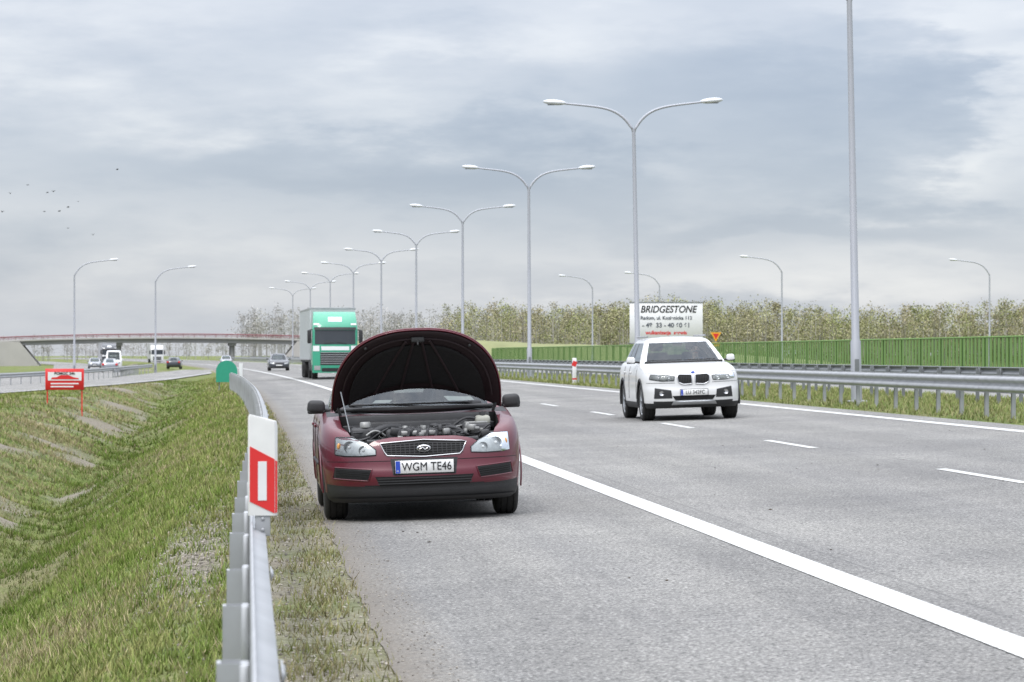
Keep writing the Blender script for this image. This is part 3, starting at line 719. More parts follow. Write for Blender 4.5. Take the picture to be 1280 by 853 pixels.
def plate(root,txt,x,y,z,w=.52,h=.114,sz=.105,sx=.86):
    mb=MB(); mb.box((x,y+.008,z),(w+.02,.012,h+.02),1,bev=.004,seg=1); mb.box((x,y,z),(w,.008,h),0,bev=.003,seg=1); mb.box((x-w/2+.023,y-.0055,z),(.04,.004,h-.006),2)
    mb.obj('number_plate',[M_plate,M_black,M_blue],root)
    text(txt,sz,(x+.02,y-.0075,z-.002),M_ink,root,off=0,sx=sx,name='plate_characters')
    text('PL',.022,(x-w/2+.023,y-.009,z-.035),M_plate,root,name='plate_country',ext=.0005)

# ============ burgundy hatchback with raised hood
CX,CY=1.58,28.42
FO=dict(L=4.34,W=1.82,pf=3.0,Lc=.88,pr=3,Lr=.6,zb=.17,crown=.03,
 zt=[(0,.735),(.15,.765),(.4,.83),(.7,.89),(1.1,.945),(1.4,.97),(4.34,1.0)],
 rows=[(0,.12,.08),(.05,.05,.035),(.14,.020,.012),(.26,.012,.008),(.29,.0,.006),(.48,.0,.0),(.56,.018,.0),(.66,.030,.0),(.76,.045,.002),(.85,.062,.012),(.93,.085,.030),(.98,.11,.055),(1,.14,.08)],nf=30,dens=2)
def mf(c_,nn):
    if c_.z<.325 and c_.y<.55 and abs(c_.x)<.86: return 1
    if c_.z<.26: return 1
    if nn.z>.6 and c_.y>.95 and abs(c_.x)<.76 and c_.z>.9: return 1
    return 0
bay=MB(); pl=[(-.50,.12),(.50,.12),(.64,.22),(.71,.45),(.72,.98),(.45,.84),(.2,.79),(0,.78),(-.2,.79),(-.45,.84),(-.72,.98),(-.71,.45),(-.64,.22)]
k=len(pl); bay.add([(x,y,.42) for x,y in pl]+[(x,y,1.5) for x,y in pl],[tuple(range(k)),tuple(range(2*k-1,k-1,-1))]+[(i,i+k,(i+1)%k+k,(i+1)%k) for i in range(k)])
root=empty('hatchback_car',(CX,CY,rz(CX)),(0,-math.atan(SL),0)); car=root
body=make_body(FO,[M_burg,M_black,M_dark],mf,arches(FO,.355,(.86,3.5),.315)+[bay]); body.parent=root
cabin(FO,root,[(.95,.90,4.1,.79,.40),(1.1,1.16,4.05,.745,.36),(1.3,1.52,3.95,.665,.30),(1.40,1.75,3.85,.61,.26),(1.445,1.9,3.7,.56,.24)],paint=M_burg)
interior(root,1.35,.99,.62,2.35,.85,1.33)
wheels(root,.775,(.86,3.5),.315,.2,.2,[M_rub,M_alu,M_dark])
f=MB()
gt=[(-.385,.70),(0,.722),(.385,.70)]; gb=[(-.335,.59),(0,.572),(.335,.59)]
patch(f,FO,gt,gb,.004,1)
outline(f,FO,gt+[(.335,.59),(0,.572),(-.335,.59)],.007,.0055,2)
for i in range(1,6):
    t=i/6; patch(f,FO,[(-.37+.01*i/3,.70-.11*t+.003),(0,.722-.150*t+.003),(.37-.01*i/3,.70-.11*t+.003)],[(-.37+.01*i/3,.70-.11*t-.003),(0,.722-.150*t-.003),(.37-.01*i/3,.70-.11*t-.003)],.010,3,k=1)
for x in np.linspace(-.33,.33,17): patch(f,FO,[(x-.003,.69),(x+.003,.69)],[(x-.003,.595),(x+.003,.595)],.009,3,n_=2,k=5)
ey=front_y(FO,0,.645)-.02; f.ell((0,ey,.645),(.064,.014,.034),2); f.ell((0,ey-.006,.645),(.054,.012,.025),4)
f.tube([(-.035,ey-.019,.64),(-.01,ey-.02,.655),(.01,ey-.02,.635),(.035,ey-.019,.65)],.004,6,2)
patch(f,FO,[(-.44,.405),(0,.40),(.44,.405)],[(-.40,.325),(0,.32),(.40,.325)],.004,1)
for z in (.385,.362,.34): patch(f,FO,[(-.42,z+.005),(.42,z+.005)],[(-.42,z-.004),(.42,z-.004)],.012,3,k=1)
sgp=[(.465,.470),(.79,.495),(.81,.395),(.50,.37)]
patch(f,FO,[sgp[0],sgp[1]],[sgp[3],sgp[2]],.004,3,mir=True)
for t in (.15,.32,.5,.68,.85): patch(f,FO,[(.475+.03*t,.470-.10*t+.005),(.785,.495-.10*t+.005)],[(.475+.03*t,.470-.10*t-.005),(.785,.495-.10*t-.005)],.013,1,k=1,mir=True)
outline(f,FO,sgp,.004,.006,0,mir=True)
patch(f,FO,[(-.88,.545),(-.30,.545)],[(-.88,.540),(-.30,.540)],.003,1,n_=20,k=1,mir=True)
patch(f,FO,[(-.30,.560),(.30,.560)],[(-.28,.415),(.28,.415)],.002,3)
patch(f,FO,[(-.84,.215),(.84,.215)],[(-.80,.195),(.80,.195)],.02,3,n_=50,k=1)
f.obj('front_fascia',[M_burg,M_dark,M_chrome,M_black,M_engP],root,recalc=False)
hl=MB(); ht=[(.425,.645),(.50,.705),(.62,.757),(.775,.762)]; hb=[(.425,.598),(.55,.590),(.70,.593),(.785,.605)]
patch(hl,FO,ht,hb,.001,0,mir=True)
loop=ht+hb[::-1]; outline(hl,FO,loop,.004,.0045,3,mir=True)
for sg in (-1,1):
    for (x,z,r_) in ((.535,.640,.042),(.655,.672,.054)):
        y=front_y(FO,x,z)-.004; hl.lathe([(0,r_),(-.002,r_),(.012,r_*.8),(.02,r_*.3),(.018,.001)],(sg*x,y,z),20,1,'y'); hl.ell((sg*x,y-.000,z),(r_*.30,.010,r_*.30),4)
    x,z=.745,.68; y=front_y(FO,x,z)-.004; hl.ell((sg*x,y,z),(.020,.010,.03),2)
hl.obj('headlight_housings',[M_refl,M_alu,M_amber,M_black,M_swhite],root,recalc=False)
hl=MB(); patch(hl,FO,ht,hb,.012,0,bulge=.010,mir=True); hl.obj('headlight_lenses',[M_lens],root,recalc=False)
plate(root,'WGM TE46',0,front_y(FO,0,.48)-.022,.485)
s_=MB()
for sg in (-1,1):
    for yy in (1.35,2.45,3.35):
        s_.tube([(sg*(side_x(FO,yy,z)+.001),yy+.0,z) for z in np.linspace(.28,.96,10)],.004,5,1,False)
    s_.tube([(sg*(side_x(FO,yy,.50)+.004),yy,.50) for yy in np.linspace(1.25,3.1,12)],.014,6,1)
    for yy in (2.2,3.1): s_.box((sg*(side_x(FO,yy,.82)+.012),yy,.83),(.02,.17,.03),0,bev=.008)
    mirror(s_,.825,1.5,1.02,sg,1,1,.175,.125)
    for yy in (.86,3.5):
        s_.tube([(sg*(side_x(FO,yy+.36*math.cos(t),max(.2,.315+.36*math.sin(t)))-.002),yy+.36*math.cos(t),.315+.36*math.sin(t)) for t in np.linspace(-.15,math.pi+.15,24)],.008,6,0)
s_.box((0,2.2,.24),(1.5,3.6,.12),1,bev=.03)
s_.obj('trim',[M_burg,M_black],root)
# engine bay
e=MB(); rr=random.Random(4)
e.box((0,.17,.715),(1.0,.07,.035),1,bev=.01)
for x in (-.3,.3): e.box((x,.15,.725),(.12,.05,.02),0,bev=.004)
e.box((-.02,.45,.74),(.60,.32,.16),1,bev=.035,seg=3)
for x in np.linspace(-.26,.22,7): e.box((x,.44,.822),(.02,.26,.02),1,bev=.006)
e.box((-.02,.30,.775),(.44,.05,.05),0,bev=.015); e.ell((.12,.36,.84),(.04,.04,.02),1)
for x in np.linspace(-.22,.2,6): e.tube([(x,.27,.70),(x+.02,.26,.79),(x+.03,.36,.83)],.014,8,1)
e.box((.50,.50,.76),(.25,.30,.17),1,bev=.02); e.box((.50,.44,.85),(.20,.16,.02),0,bev=.005)
e.box((-.52,.42,.78),(.22,.22,.12),1,bev=.03); e.lathe([(0,.05),(.04,.05),(.05,.04),(.05,.001)],(-.50,.36,.84),18,0,'z')
e.box((.58,.70,.86),(.14,.13,.10),2,bev=.035,seg=3); e.lathe([(0,.03),(.04,.03),(.045,.001)],(.58,.68,.90),14,1,'z')
for sg in (-1,1):
    e.lathe([(0,.10),(.04,.10),(.05,.08),(.05,.001)],(sg*.60,.80 if sg<0 else .86,.80),24,1,'z')
    e.box((sg*.64,.33,.745),(.08,.2,.05),1,bev=.02)
e.box((0,.80,.88),(1.3,.05,.12),1,bev=.02); e.box((0,.77,.80),(.9,.05,.16),1,bev=.02)
def hose(a,b_,sag,r_,m_):
    a=Vector(a);b_=Vector(b_); e.tube([a.lerp(b_,t)+Vector((0,0,sag*math.sin(math.pi*t))) for t in np.linspace(0,1,9)],r_,8,m_)
hose((-.46,.30,.78),(-.12,.5,.80),.05,.032,1); hose((.1,.3,.78),(.42,.34,.74),.06,.018,1); hose((.3,.62,.82),(.56,.68,.86),.05,.012,1)
for i in range(44):
    a=(rr.uniform(-.62,.62),rr.uniform(.24,.72),rr.uniform(.72,.82)); b_=(a[0]+rr.uniform(-.25,.25),min(.72,max(.24,a[1]+rr.uniform(-.15,.15))),rr.uniform(.72,.84)); b_=(max(-.62,min(.62,b_[0])),b_[1],b_[2])
    hose(a,b_,rr.uniform(-.02,.05),rr.uniform(.004,.011),rr.choice([0,1,1,1,1,1]))
for i in range(110):
    e.box((rr.uniform(-.60,.60),rr.uniform(.24,.72),rr.uniform(.70,.82)),(rr.uniform(.02,.09),rr.uniform(.02,.08),rr.uniform(.03,.08)),rr.choice([0,0,0,1,1,1]),rot=(rr.uniform(-.2,.2),rr.uniform(-.2,.2),rr.uniform(0,3)),bev=.006,seg=1)
e.obj('engine',[M_engA,M_engP,mat('reservoir_plastic',(.36,.36,.31),.5)],root,recalc=False)
w_=MB()
w_.tube([(x,.93+.42*(abs(x)/.78)**2.2-.05,.985) for x in np.linspace(-.74,.74,22)],.022,8,0)
for (xa,xb) in ((-.1,.52),(-.62,-.02)):
    f_=lambda x,u:(x,.90+.40*(abs(x)/.79)**2.2+.02+u*.05,1.0+u*.03+.01)
    w_.tube([f_(x,.6) for x in np.linspace(xa,xb,9)],.009,6,0)
    w_.tube([f_(xb+.12,-.3),f_((xa+xb)/2,.7)],.008,6,0)
w_.obj('wipers_and_cowl',[M_black],root)
pp=MB(); pp.box((.42,1.34,1.055),(.26,.16,.006),0,rot=(.25,.05,.2)); pp.box((-.30,1.36,1.05),(.16,.12,.005),0,rot=(.2,0,-.3)); pp.obj('dashboard_papers',[M_plate],root)
# raised hood
A=R(46.5); HN=.785
def hood_pt(t,s,off=0,shr=1):
    x=t*HN*shr; tt=min(1,abs(t))
    df=.985*(1-tt**2.5)**(1/2.5)*(shr if shr<1 else 1); dr=.19*(1-tt*tt)+.0+(1-shr)*.5
    df=max(df,dr+.0)
    d_=dr+(df-dr)*s
    nz=.075*(1-tt**2.2)-.05*(d_/.985)**3 - off
    y=1.06-d_*math.cos(A)+nz*math.sin(A); z=.985+d_*math.sin(A)+nz*math.cos(A)
    return (x,y,z)
def hood_grid(nt_,ns_,off,shr,mt,name,th):
    V=[];F=[]
    ts=[math.sin(a) for a in np.linspace(-math.pi/2,math.pi/2,nt_)]
    for t in ts:
        for j in range(ns_): V.append(hood_pt(t,j/(ns_-1),off,shr))
    for i in range(nt_-1):
        for j in range(ns_-1): F.append((i*ns_+j,(i+1)*ns_+j,(i+1)*ns_+j+1,i*ns_+j+1))
    ob=new_mesh(name,V,F,[mt],None,True,root)
    bm=bmesh.new(); bm.from_mesh(ob.data); bmesh.ops.remove_doubles(bm,verts=bm.verts,dist=1e-4); bmesh.ops.recalc_face_normals(bm,faces=bm.faces[:]); bm.to_mesh(ob.data); bm.free()
    if th: md=ob.modifiers.new('s','SOLIDIFY'); md.thickness=th; md.offset=0
    return ob
hood_grid(49,18,0,1,M_burg,'hood_skin',.010)
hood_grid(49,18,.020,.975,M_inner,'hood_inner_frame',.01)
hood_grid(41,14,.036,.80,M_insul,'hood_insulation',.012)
h=MB()
rim=[hood_pt(math.sin(a),1,.012,.99) for a in np.linspace(-math.pi/2,math.pi/2,60)]; h.tube(rim,.007,8,0)
rim=[hood_pt(math.sin(a),1,.03,.88) for a in np.linspace(-1.45,1.45,60)]; h.tube(rim,.010,8,1)
for t0,t1 in ((-.15,-.55),(.15,.55),(-.05,-.2),(.05,.2)):
    h.tube([hood_pt(t0+(t1-t0)*(1-s),s*.95,.042,.9) for s in np.linspace(0,1,10)],.013,8,1)
p0=Vector(hood_pt(0,.93,.04,.93)); h.box(p0,(.12,.04,.05),2,bev=.01); h.tube([p0,p0+Vector((0,-.03,-.05))],.01,8,2)
for sg in (-1,1): h.tube([(sg*.70,1.02,.93),(sg*.72,1.0,1.0),hood_pt(sg*.93,.05,.02)],.014,8,2); h.ell(hood_pt(sg*.6,.9,.04),(.015,.015,.015),2,8,5)
h.tube([(-.64,.36,.80),(-.70,.74,1.16)],.006,8,3)
h.obj('hood_ribs',[M_burg,M_inner,M_black,M_galvd],root)

# ============ white SUV
BX,BY=8.52,60.7
BM=dict(L=4.65,W=1.88,pf=3.4,Lc=.8,pr=3.2,Lr=.6,zb=.24,crown=.035,
 zt=[(0,.90),(.2,.955),(.6,1.02),(1.2,1.085),(1.6,1.11),(4.65,1.13)],
 rows=[(0,.10,.06),(.08,.05,.01),(.2,.01,0),(.35,0,0),(.5,0,0),(.60,.022,.006),(.72,.03,.008),(.82,.035,.02),(.92,.055,.045),(.97,.09,.075),(1,.13,.11)],nf=24)
def mf2(c_,nn):
    if c_.z<.36: return 1
    if nn.z>.6 and c_.y>1.3 and abs(c_.x)<.8 and c_.z>1.05: return 1
    return 0
root=empty('suv_car',(BX,BY,rz(BX)),(0,-math.atan(SL),0)); suv=root
body=make_body(BM,[M_white,M_black,M_dark],mf2,arches(BM,.41,(.88,3.69),.365)); body.parent=root
cabin(BM,root,[(1.08,1.14,4.4,.84,.32),(1.22,1.42,4.32,.785,.28),(1.40,1.78,4.2,.70,.25),(1.50,2.0,4.1,.65,.22),(1.565,2.2,3.95,.59,.2)],paint=M_white,crown=.045)
interior(root,1.62,1.10,.66,2.55,1.0,1.46)
wheels(root,.80,(.88,3.69),.365,.24,.25,[M_rub,M_alu,M_dark])
f=MB()
kt=[(.035,.875),(.27,.885),(.315,.84)]; kb=[(.035,.70),(.20,.69),(.29,.73)]
patch(f,BM,kt,kb,.012,1,mir=True); outline(f,BM,kt+kb[::-1],.016,.010,2,mir=True)
for x in np.linspace(.07,.26,7): patch(f,BM,[(x-.006,.865),(x+.006,.865)],[(x-.006,.715),(x+.006,.715)],.02,3,n_=2,k=4,mir=True)
patch(f,BM,[(.44,.585),(.74,.635)],[(.42,.43),(.76,.43)],.005,3,mir=True)
patch(f,BM,[(-.42,.475),(.42,.475)],[(-.36,.39),(.36,.39)],.006,1)
patch(f,BM,[(-.40,.375),(.40,.375)],[(-.44,.30),(.44,.30)],.02,4,bulge=.02)
for sg in (-1,1):
    y=front_y(BM,.62,.53)-.012; f.lathe([(0,.045),(-.008,.045),(.0,.03),(.004,.001)],(sg*.62,y,.53),18,2,'y')
f.ell((0,front_y(BM,0,.905)-.0,.905),(.04,.012,.035),5)
patch(f,BM,[(.36,.725),(.88,.735)],[(.36,.718),(.88,.728)],.004,3,k=1,mir=True)
patch(f,BM,[(.36,.905),(.90,.93)],[(.36,.90),(.90,.923)],.003,3,k=1,mir=True)
f.obj('front_fascia',[M_white,M_dark,M_chrome,M_black,M_alu,mat('badge_blue',(.05,.1,.4),.3)],root,recalc=False)
hl=MB(); ht=[(.36,.845),(.55,.880),(.80,.892)]; hb=[(.375,.765),(.60,.762),(.83,.80)]
patch(hl,BM,ht,hb,.006,1,mir=True); outline(hl,BM,ht+hb[::-1],.007,.006,3,mir=True)
for sg in (-1,1):
    for x,z in ((.47,.81),(.66,.826)):
        y=front_y(BM,x,z)-.012; hl.lathe([(-.006,.050),(-.012,.044),(.0,.03),(.002,.001)],(sg*x,y,z),20,0,'y'); hl.ell((sg*x,y-.004,z),(.022,.012,.022),2)
hl.obj('headlight_housings',[M_refl,M_engA,M_swhite,M_black],root,recalc=False)
hl=MB(); patch(hl,BM,ht,hb,.014,0,bulge=.015,mir=True); hl.obj('headlight_lenses',[M_lens],root,recalc=False)
plate(root,'LU 342FC',0,front_y(BM,0,.53)-.02,.535)
s_=MB()
for sg in (-1,1):
    for yy in (1.45,2.6,3.4): s_.tube([(sg*(side_x(BM,yy,z)+.001),yy,z) for z in np.linspace(.42,1.05,8)],.005,5,1,False)
    mirror(s_,.90,1.75,1.17,sg,0,1,.17,.13)
    for yy in (2.35,3.3): s_.box((sg*(side_x(BM,yy,.93)+.015),yy,.93),(.025,.2,.035),0,bev=.01)
    for yy in (.88,3.69):
        s_.tube([(sg*(side_x(BM,yy+.435*math.cos(t),.5)-.012),yy+.435*math.cos(t),.365+.435*math.sin(t)) for t in np.linspace(-.2,math.pi+.2,26)],.026,8,1)
    s_.tube([(sg*.58,y,1.62) for y in np.linspace(2.3,3.9,8)],.018,8,2)
s_.tube([(x,1.10+.32*(abs(x)/.84)**2.2,1.12) for x in np.linspace(-.76,.76,18)],.02,8,1)
for xa,xb in ((-.7,-.05),(0,.62)): s_.tube([(x,1.22+.32*(abs(x)/.84)**2.2,1.155) for x in np.linspace(xa,xb,8)],.01,6,1)
s_.obj('trim',[M_white,M_black,M_alu],root)
# driver (seated, hands on wheel)
droot=empty('driver',(BX,BY,rz(BX)),(0,-math.atan(SL),0))
def skin(name,pts,edges,mt,parent,lvl=2,rootv=0):
    me=bpy.data.meshes.new(name); me.from_pydata([p[:3] for p in pts],edges,[]); ob=bpy.data.objects.new(name,me); scene.collection.objects.link(ob); ob.parent=parent
    ob.modifiers.new('skin','SKIN')
    for i,p in enumerate(pts): me.skin_vertices[0].data[i].radius=(p[3],p[4] if len(p)>4 else p[3])
    me.skin_vertices[0].data[rootv].use_root=True
    sb=ob.modifiers.new('sub','SUBSURF'); sb.levels=lvl; sb.render_levels=lvl; me.materials.append(mt); return ob
M_shirt=mat('driver_shirt',(.10,.13,.22),.85); M_skin=mat('skin',(.62,.38,.28),.5,var=.05); M_hair=mat('hair',(.035,.022,.014),.8)
X0=.36
skin('torso_and_arms',[(X0,2.42,.72,.17,.13),(X0,2.40,.95,.17,.12),(X0,2.30,1.10,.19,.11),(X0,2.26,1.17,.07,.07),(X0-.19,2.28,1.11,.07),(X0-.26,2.16,.97,.05),(X0-.17,2.01,1.10,.035),(X0+.19,2.28,1.11,.07),(X0+.26,2.16,.97,.05),(X0+.17,2.01,1.10,.035)],[(0,1),(1,2),(2,3),(2,4),(4,5),(5,6),(2,7),(7,8),(8,9)],M_shirt,droot)
hd=MB(); hc=(X0,2.22,1.34)
hd.ell((hc[0],hc[1],hc[2]),(.076,.096,.115),0,20,14); hd.ell((hc[0],hc[1]-.005,hc[2]-.07),(.058,.075,.055),0); hd.tube([(X0,2.26,1.15),(X0,2.24,1.28)],.055,12,0)
hd.ell((hc[0],hc[1]+.018,hc[2]+.03),(.083,.098,.105),1,20,12); hd.ell((hc[0],hc[1]-.03,hc[2]+.095),(.066,.06,.03),1)
hd.ell((hc[0],hc[1]-.10,hc[2]-.015),(.013,.02,.022),0)
for sg in (-1,1):
    hd.ell((hc[0]+sg*.03,hc[1]-.088,hc[2]+.012),(.013,.008,.007),2); hd.ell((hc[0]+sg*.078,hc[1]+.01,hc[2]-.01),(.01,.02,.03),0); hd.tube([(hc[0]+sg*.015,hc[1]-.092,hc[2]+.032),(hc[0]+sg*.048,hc[1]-.082,hc[2]+.032)],.005,6,1)
hd.tube([(hc[0]-.022,hc[1]-.086,hc[2]-.055),(hc[0]+.022,hc[1]-.086,hc[2]-.055)],.005,6,3)
hd.obj('head',[M_skin,M_hair,M_ink,M_red],droot,recalc=False)
for sg in (-1,1):
    hm=MB(); c_=Vector((X0+sg*.17,2.0,1.12)); hm.ell(c_,(.035,.03,.045),0,12,8)
    for q in range(4):
        b0=c_+Vector((0,-.01,.03-.02*q)); L_=(.85,1,.95,.75)[q]; hm.tube([b0,b0+Vector((-sg*.01,-.04*L_,0)),b0+Vector((-sg*.03,-.045*L_,-.0)),b0+Vector((-sg*.035,-.02,0))],[.009,.009,.008,.007],6,0)
    hm.tube([c_+Vector((-sg*.02,0,.02)),c_+Vector((-sg*.045,-.01,.04)),c_+Vector((-sg*.05,-.03,.05))],[.011,.01,.008],6,0)
    hm.obj('hand',[M_skin],droot,recalc=False)

# ============ generic distant cars
def simple_car(name,x,y,z,paint,rot=0,kind='car'):
    S=dict(L=4.4,W=1.8,pf=2.8,Lc=.8,pr=3,Lr=.6,zb=.22,crown=.03,zt=[(0,.75),(.3,.82),(1.1,.95),(1.4,.97),(4.4,1.0)],rows=[(0,.08,.06),(.15,.01,.01),(.4,0,0),(.7,.03,0),(.9,.08,.03),(1,.14,.09)],nf=12,ns=14,dens=1)
    rows=[(.93,1.0,4.1,.78,.3),(1.1,1.3,4.0,.72,.28),(1.3,1.65,3.8,.64,.25),(1.40,1.9,3.6,.58,.2),(1.44,2.1,3.4,.54,.2)]
    if kind=='van':
        S.update(L=5.4,W=2.0,zt=[(0,1.0),(.3,1.15),(.9,1.25),(5.4,1.3)],Lr=.3); rows=[(1.2,.65,5.25,.94,.3),(1.5,.95,5.2,.92,.28),(1.9,1.3,5.2,.88,.25),(2.2,1.55,5.2,.84,.2),(2.35,1.9,5.15,.78,.2)]
    root=empty(name,(x,y,z),(0,0,rot))
    yw=(.85,3.5) if kind=='car' else (.95,4.2)
    b_=make_body(S,[paint,M_black,M_dark],lambda c_,nn:1 if c_.z<.32 else 0,arches(S,.36,yw,.32)); b_.parent=root
    cabin(S,root,rows,10,12,paint=paint)
    wheels(root,S['W']/2-.13,yw,.32,.2,.2,[M_rub,M_alu,M_dark])
    f=MB(); k_=1.25 if kind=='van' else 1.0
    patch(f,S,[(-.38,.68*k_),(.38,.68*k_)],[(-.33,.55*k_),(.33,.55*k_)],.006,1,n_=8,k=2); patch(f,S,[(-.4,.42),(.4,.42)],[(-.4,.32),(.4,.32)],.006,1,n_=8,k=2)
    patch(f,S,[(.44,.68*k_),(.76,.74*k_)],[(.44,.57*k_),(.78,.62*k_)],.008,2,n_=8,k=2,mir=True)
    patch(f,S,[(-.26,.52),(.26,.52)],[(-.26,.44),(.26,.44)],.015,3,n_=4,k=1)
    for sg in (-1,1): f.box((sg*(S['W']/2-.2),S['L']-.07,.85),(.22,.1,.2),4,bev=.02); mirror(f,S['W']/2-.02,1.55 if kind=='car' else 1.2,1.02*k_,sg,0,1,.16,.13)
    f.box((0,S['L']*.45,.6),(S['W']-.3,S['L']*.6,.5),1)
    f.obj('details',[paint,M_black,M_refl,M_plate,M_red],root)
    return root
Psil=mat('silver_paint',(.26,.27,.29),.3,.6,1,.05); Pdk=mat('dark_paint',(.03,.033,.04),.3,.2,1,.05)
simple_car('hatchback_car',5.35+cvs(272),272,rz(5.4),Pdk,head(272))
simple_car('delivery_van',-16.2,390,-.35,M_white,R(2),'van')
simple_car('hatchback_car',-20.4,430,-.35,Psil,R(2)); simple_car('hatchback_car',-9.0,400,-.25,Pdk,R(178))
simple_car('hatchback_car',-14.5,340,-.35,Psil,R(182)); simple_car('hatchback_car',-3.2,470,-.05,Psil,0)
# ============ trucks
def truck(name,x,y,z,rot,cabc,boxc,scale=1):
    root=empty(name,(x,y,z),(0,0,rot)); mb=MB()
    prof=[(.0,.35),(-.02,.6),(.0,1.2),(.03,1.75),(.12,2.75),(.30,3.15),(.75,3.62),(1.1,3.75),(2.25,3.75),(2.25,.9),(1.9,.9),(1.85,.5),(1.3,.5)]
    nX=17; V=[];F=[]; k=len(prof)
    for i in range(nX):
        u=i/(nX-1)*2-1; bow=.22*abs(u)**4
        for (yy,zz) in prof:
            hw=1.25-(.10*max(0,zz-2.8)/1.0)
            V.append((u*hw,yy+(bow if yy<1.2 else 0),zz))
    for i in range(nX-1):
        for j in range(k): F.append((i*k+j,i*k+(j+1)%k,(i+1)*k+(j+1)%k,(i+1)*k+j))
    F.append(tuple(range(k))); F.append(tuple(range((nX-1)*k,nX*k)))
    mb.add(V,F,0)
    def fy(u,zz): return float(np.interp(zz,[.35,.6,1.2,1.75,2.75,3.15,3.62],[0,-.02,0,.03,.12,.30,.75]))+.22*abs(u)**4
    def fp(u0,u1,z0,z1,m_,off=.012,n_=12,kk=3):
        V=[];F=[]
        for j in range(kk+1):
            for i in range(n_+1):
                u=u0+(u1-u0)*i/n_; zz=z0+(z1-z0)*j/kk; V.append((u*1.25,fy(u,zz)-off,zz))
        for j in range(kk):
            for i in range(n_): F.append((j*(n_+1)+i,j*(n_+1)+i+1,(j+1)*(n_+1)+i+1,(j+1)*(n_+1)+i))
        mb.add(V,F,m_)
    fp(-.9,.9,1.93,2.72,2); fp(-.93,.93,2.74,2.88,1,.10); fp(-.62,.62,1.60,1.82,3)
    fp(-.66,.66,.78,1.50,1,.014)
    for zz in (.86,.98,1.1,1.22,1.34,1.46): fp(-.64,.64,zz,zz+.03,4,.03,kk=1)
    fp(-.60,.60,.42,.62,1,.014); fp(-.98,-.70,1.55,1.85,3,.014,4,2); fp(.70,.98,1.55,1.85,3,.014,4,2)
    for sg in (-1,1): fp(sg*.66,sg*.93,.50,.74,4,.02,4,2); fp(sg*.70,sg*.95,3.0,3.1,3,.015,3,1); mb.tube([(sg*(.65),.0,1.98),(sg*.1,-.01,2.05)],.018,6,1)
    fp(-.3,.3,3.2,3.45,3,.012)
    for sg in (-1,1):
        mb.box((sg*1.43,.25,2.35),(.22,.14,.75),1,bev=.05); mb.tube([(sg*1.25,.35,2.75),(sg*1.43,.25,2.72)],.03,6,1)
        mb.box((sg*1.252,.95,2.25),(.012,.75,.7),2); mb.box((sg*1.24,.75,.62),(.06,.7,.35),1,bev=.03)
        mb.box((sg*1.1,3.6,.75),(.3,1.6,.6),1,bev=.06)
    mb.box((0,3.5,.85),(1.0,5.0,.3),1)
    mb.box((0,9.6,2.52),(2.55,13.6,2.9),5,bev=.03,seg=1); mb.box((0,9.6,1.02),(2.4,13.4,.16),1)
    for zz in (1.1,3.96): mb.box((0,9.6,zz),(2.6,13.62,.1),6,bev=.01,seg=1)
    for sg in (-1,1):
        for yy in np.arange(3.2,16.2,1.3): mb.box((sg*1.281,yy,2.5),(.012,.07,2.7),6)
    for yy in (1.35,5.2,11.2,12.5,13.8):
        for sg in (-1,1):
            mb.lathe([(-.15,.28),(-.16,.45),(-.12,.5),(.12,.5),(.16,.45),(.15,.28),(.06,.27),(.05,.01)],(sg*1.08,yy,.5),26,7)
    mb.obj('truck_body',[cabc,M_black,mat('windscreen_dark',(.03,.035,.04),.12,0,.6),M_swhite,M_refl,boxc,M_galv,M_rub],root,sharp=40)
    root.scale=(scale,)*3
    return root
Pgr=mat('teal_paint',(.03,.30,.18),.4,0,.6,.06)
truck('semi_truck',5.72+cvs(178),177.5,rz(5.7),head(178)+.012,Pgr,mat('trailer_curtain',(.42,.45,.45),.6,var=.08,vscale=.8))
truck('semi_truck',-18,640,-.36,R(4),M_white,M_white); truck('semi_truck',-24,560,-.36,R(5),Pdk,mat('curtain_grey',(.4,.4,.42),.7))
# ------------------------------------------------------------------ world
w=bpy.data.worlds.new('World'); scene.world=w; w.use_nodes=True; n=w.node_tree.nodes; l=w.node_tree.links
bg=n['Background']; out=n['World Output']
sky=n.new('ShaderNodeTexSky'); sky.sky_type='NISHITA'; sky.sun_disc=False; sky.sun_elevation=R(48); sky.sun_rotation=R(212)
bg.inputs['Strength'].default_value=.05
# damp the yellow horizon of the clear-sky model (it is behind full cloud)
tc=n.new('ShaderNodeTexCoord').outputs['Generated']; sx=n.new('ShaderNodeSeparateXYZ'); l.new(tc,sx.inputs[0]); z=sx.outputs[2]
l.new(mixc(n,l,1.0,sky.outputs[0],(.50,.54,.66),'MULTIPLY'),bg.inputs[0])
def mp_(sc,lo=(0,0,0)):
    q=n.new('ShaderNodeMapping'); q.inputs['Scale'].default_value=sc; q.inputs['Location'].default_value=lo; l.new(tc,q.inputs[0]); return q.outputs[0]
a=noise(n,l,mp_((8,8,28),(1.3,0,.6)),1,4,.55); bN=noise(n,l,mp_((18,18,70),(0,4,0)),1,6,.58)
a2=math_(n,l,'SUBTRACT',a,.5); b2_=math_(n,l,'SUBTRACT',bN,.5)
xw=math_(n,l,'ADD',sx.outputs[0],math_(n,l,'MULTIPLY',b2_,.14)); zw=math_(n,l,'ADD',z,math_(n,l,'ADD',math_(n,l,'MULTIPLY',a2,.040),math_(n,l,'MULTIPLY',b2_,.036)))
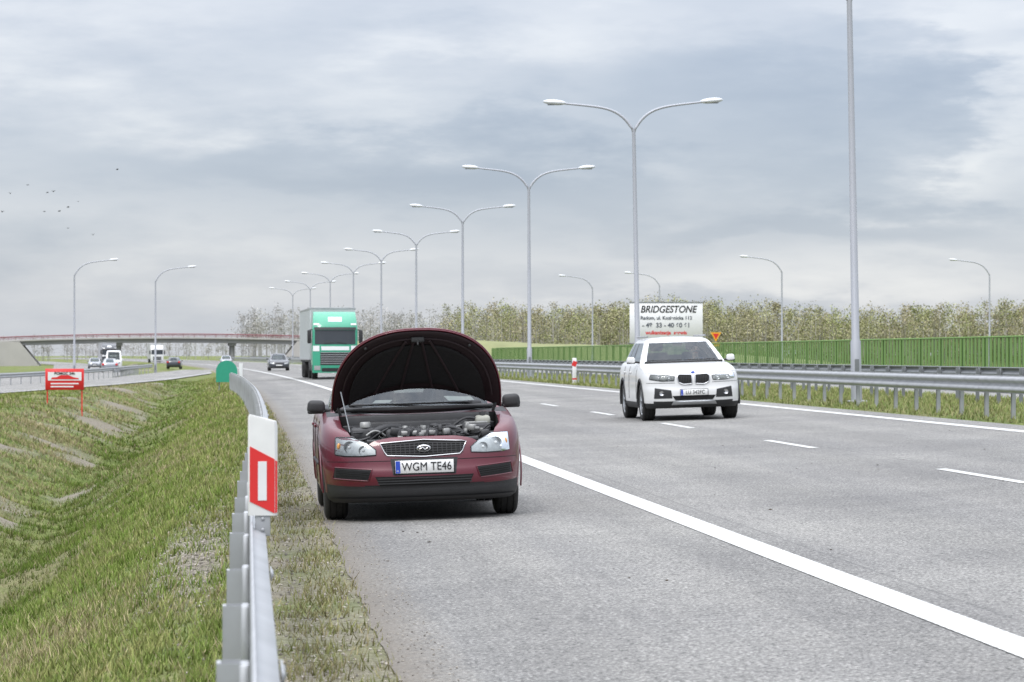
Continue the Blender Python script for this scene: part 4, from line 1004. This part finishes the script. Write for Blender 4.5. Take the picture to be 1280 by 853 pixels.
def blob(x0,z0,wx,wz,amp):
    dx=math_(n,l,'DIVIDE',math_(n,l,'SUBTRACT',xw,x0),wx); dz=math_(n,l,'DIVIDE',math_(n,l,'SUBTRACT',zw,z0),wz)
    r2=math_(n,l,'ADD',math_(n,l,'MULTIPLY',dx,dx),math_(n,l,'MULTIPLY',dz,dz)); r2=math_(n,l,'MULTIPLY',r2,r2)
    return math_(n,l,'MULTIPLY',math_(n,l,'POWER',2.718,math_(n,l,'MULTIPLY',r2,-1)),amp)
dark=blob(.17,.078,.060,.020,.40)
for q in ((.03,.060,.080,.013,.44),(.13,.050,.10,.012,.34),(.19,.040,.06,.007,.25),(-.6,.1,.2,.04,.4),(.6,.12,.25,.04,.4),(.21,.102,.05,.006,.2)): dark=math_(n,l,'ADD',dark,blob(*q))
lit=blob(.18,.022,.07,.008,.34)
for q in ((.235,.080,.018,.03,.30),(-.04,.10,.06,.02,.12),(.10,.102,.06,.010,.12)): lit=math_(n,l,'ADD',lit,blob(*q))
v=math_(n,l,'ADD',math_(n,l,'MULTIPLY',a2,1.0),math_(n,l,'MULTIPLY',b2_,.95))
v=math_(n,l,'ADD',.64,v); v=math_(n,l,'SUBTRACT',v,dark); v=math_(n,l,'ADD',v,lit,True)
colr=ramp(n,l,v,[(0,(.315,.350,.415)),(.35,(.395,.425,.48)),(.7,(.525,.54,.575)),(1,(.68,.68,.685))])
hz=ramp(n,l,z,[(0,(1,1,1)),(.020,(0,0,0))]); colr=mixc(n,l,math_(n,l,'MULTIPLY',hz,.45),colr,(.55,.57,.615))
zp=math_(n,l,'MAXIMUM',z,0)
zen_gain=math_(n,l,'ADD',1,math_(n,l,'MULTIPLY',math_(n,l,'MULTIPLY',zp,zp),6.6)); b2=n.new('ShaderNodeBackground'); l.new(colr,b2.inputs[0]); l.new(zen_gain,b2.inputs[1])  # sky strengthened overhead, above the frame, to brighten upward-facing surfaces
ad=n.new('ShaderNodeAddShader'); l.new(bg.outputs[0],ad.inputs[0]); l.new(b2.outputs[0],ad.inputs[1]); l.new(ad.outputs[0],out.inputs[0])
sl=bpy.data.lights.new('sun','SUN'); sl.energy=1.4; sl.angle=R(14); sl.color=(1,.965,.91); so_=bpy.data.objects.new('sun',sl); scene.collection.objects.link(so_); so_.rotation_euler=(R(42),0,R(-32))
# ------------------------------------------------------------------ camera
cd=bpy.data.cameras.new('camera'); co=bpy.data.objects.new('camera',cd); scene.collection.objects.link(co); scene.camera=co
cd.lens=112.5; cd.sensor_width=36; cd.clip_end=6000; cd.clip_start=.1
co.location=(0,0,1.475); co.rotation_euler=(R(90.25),0,R(-4.716))
cd.dof.use_dof=True; cd.dof.focus_distance=29.5; cd.dof.aperture_fstop=9
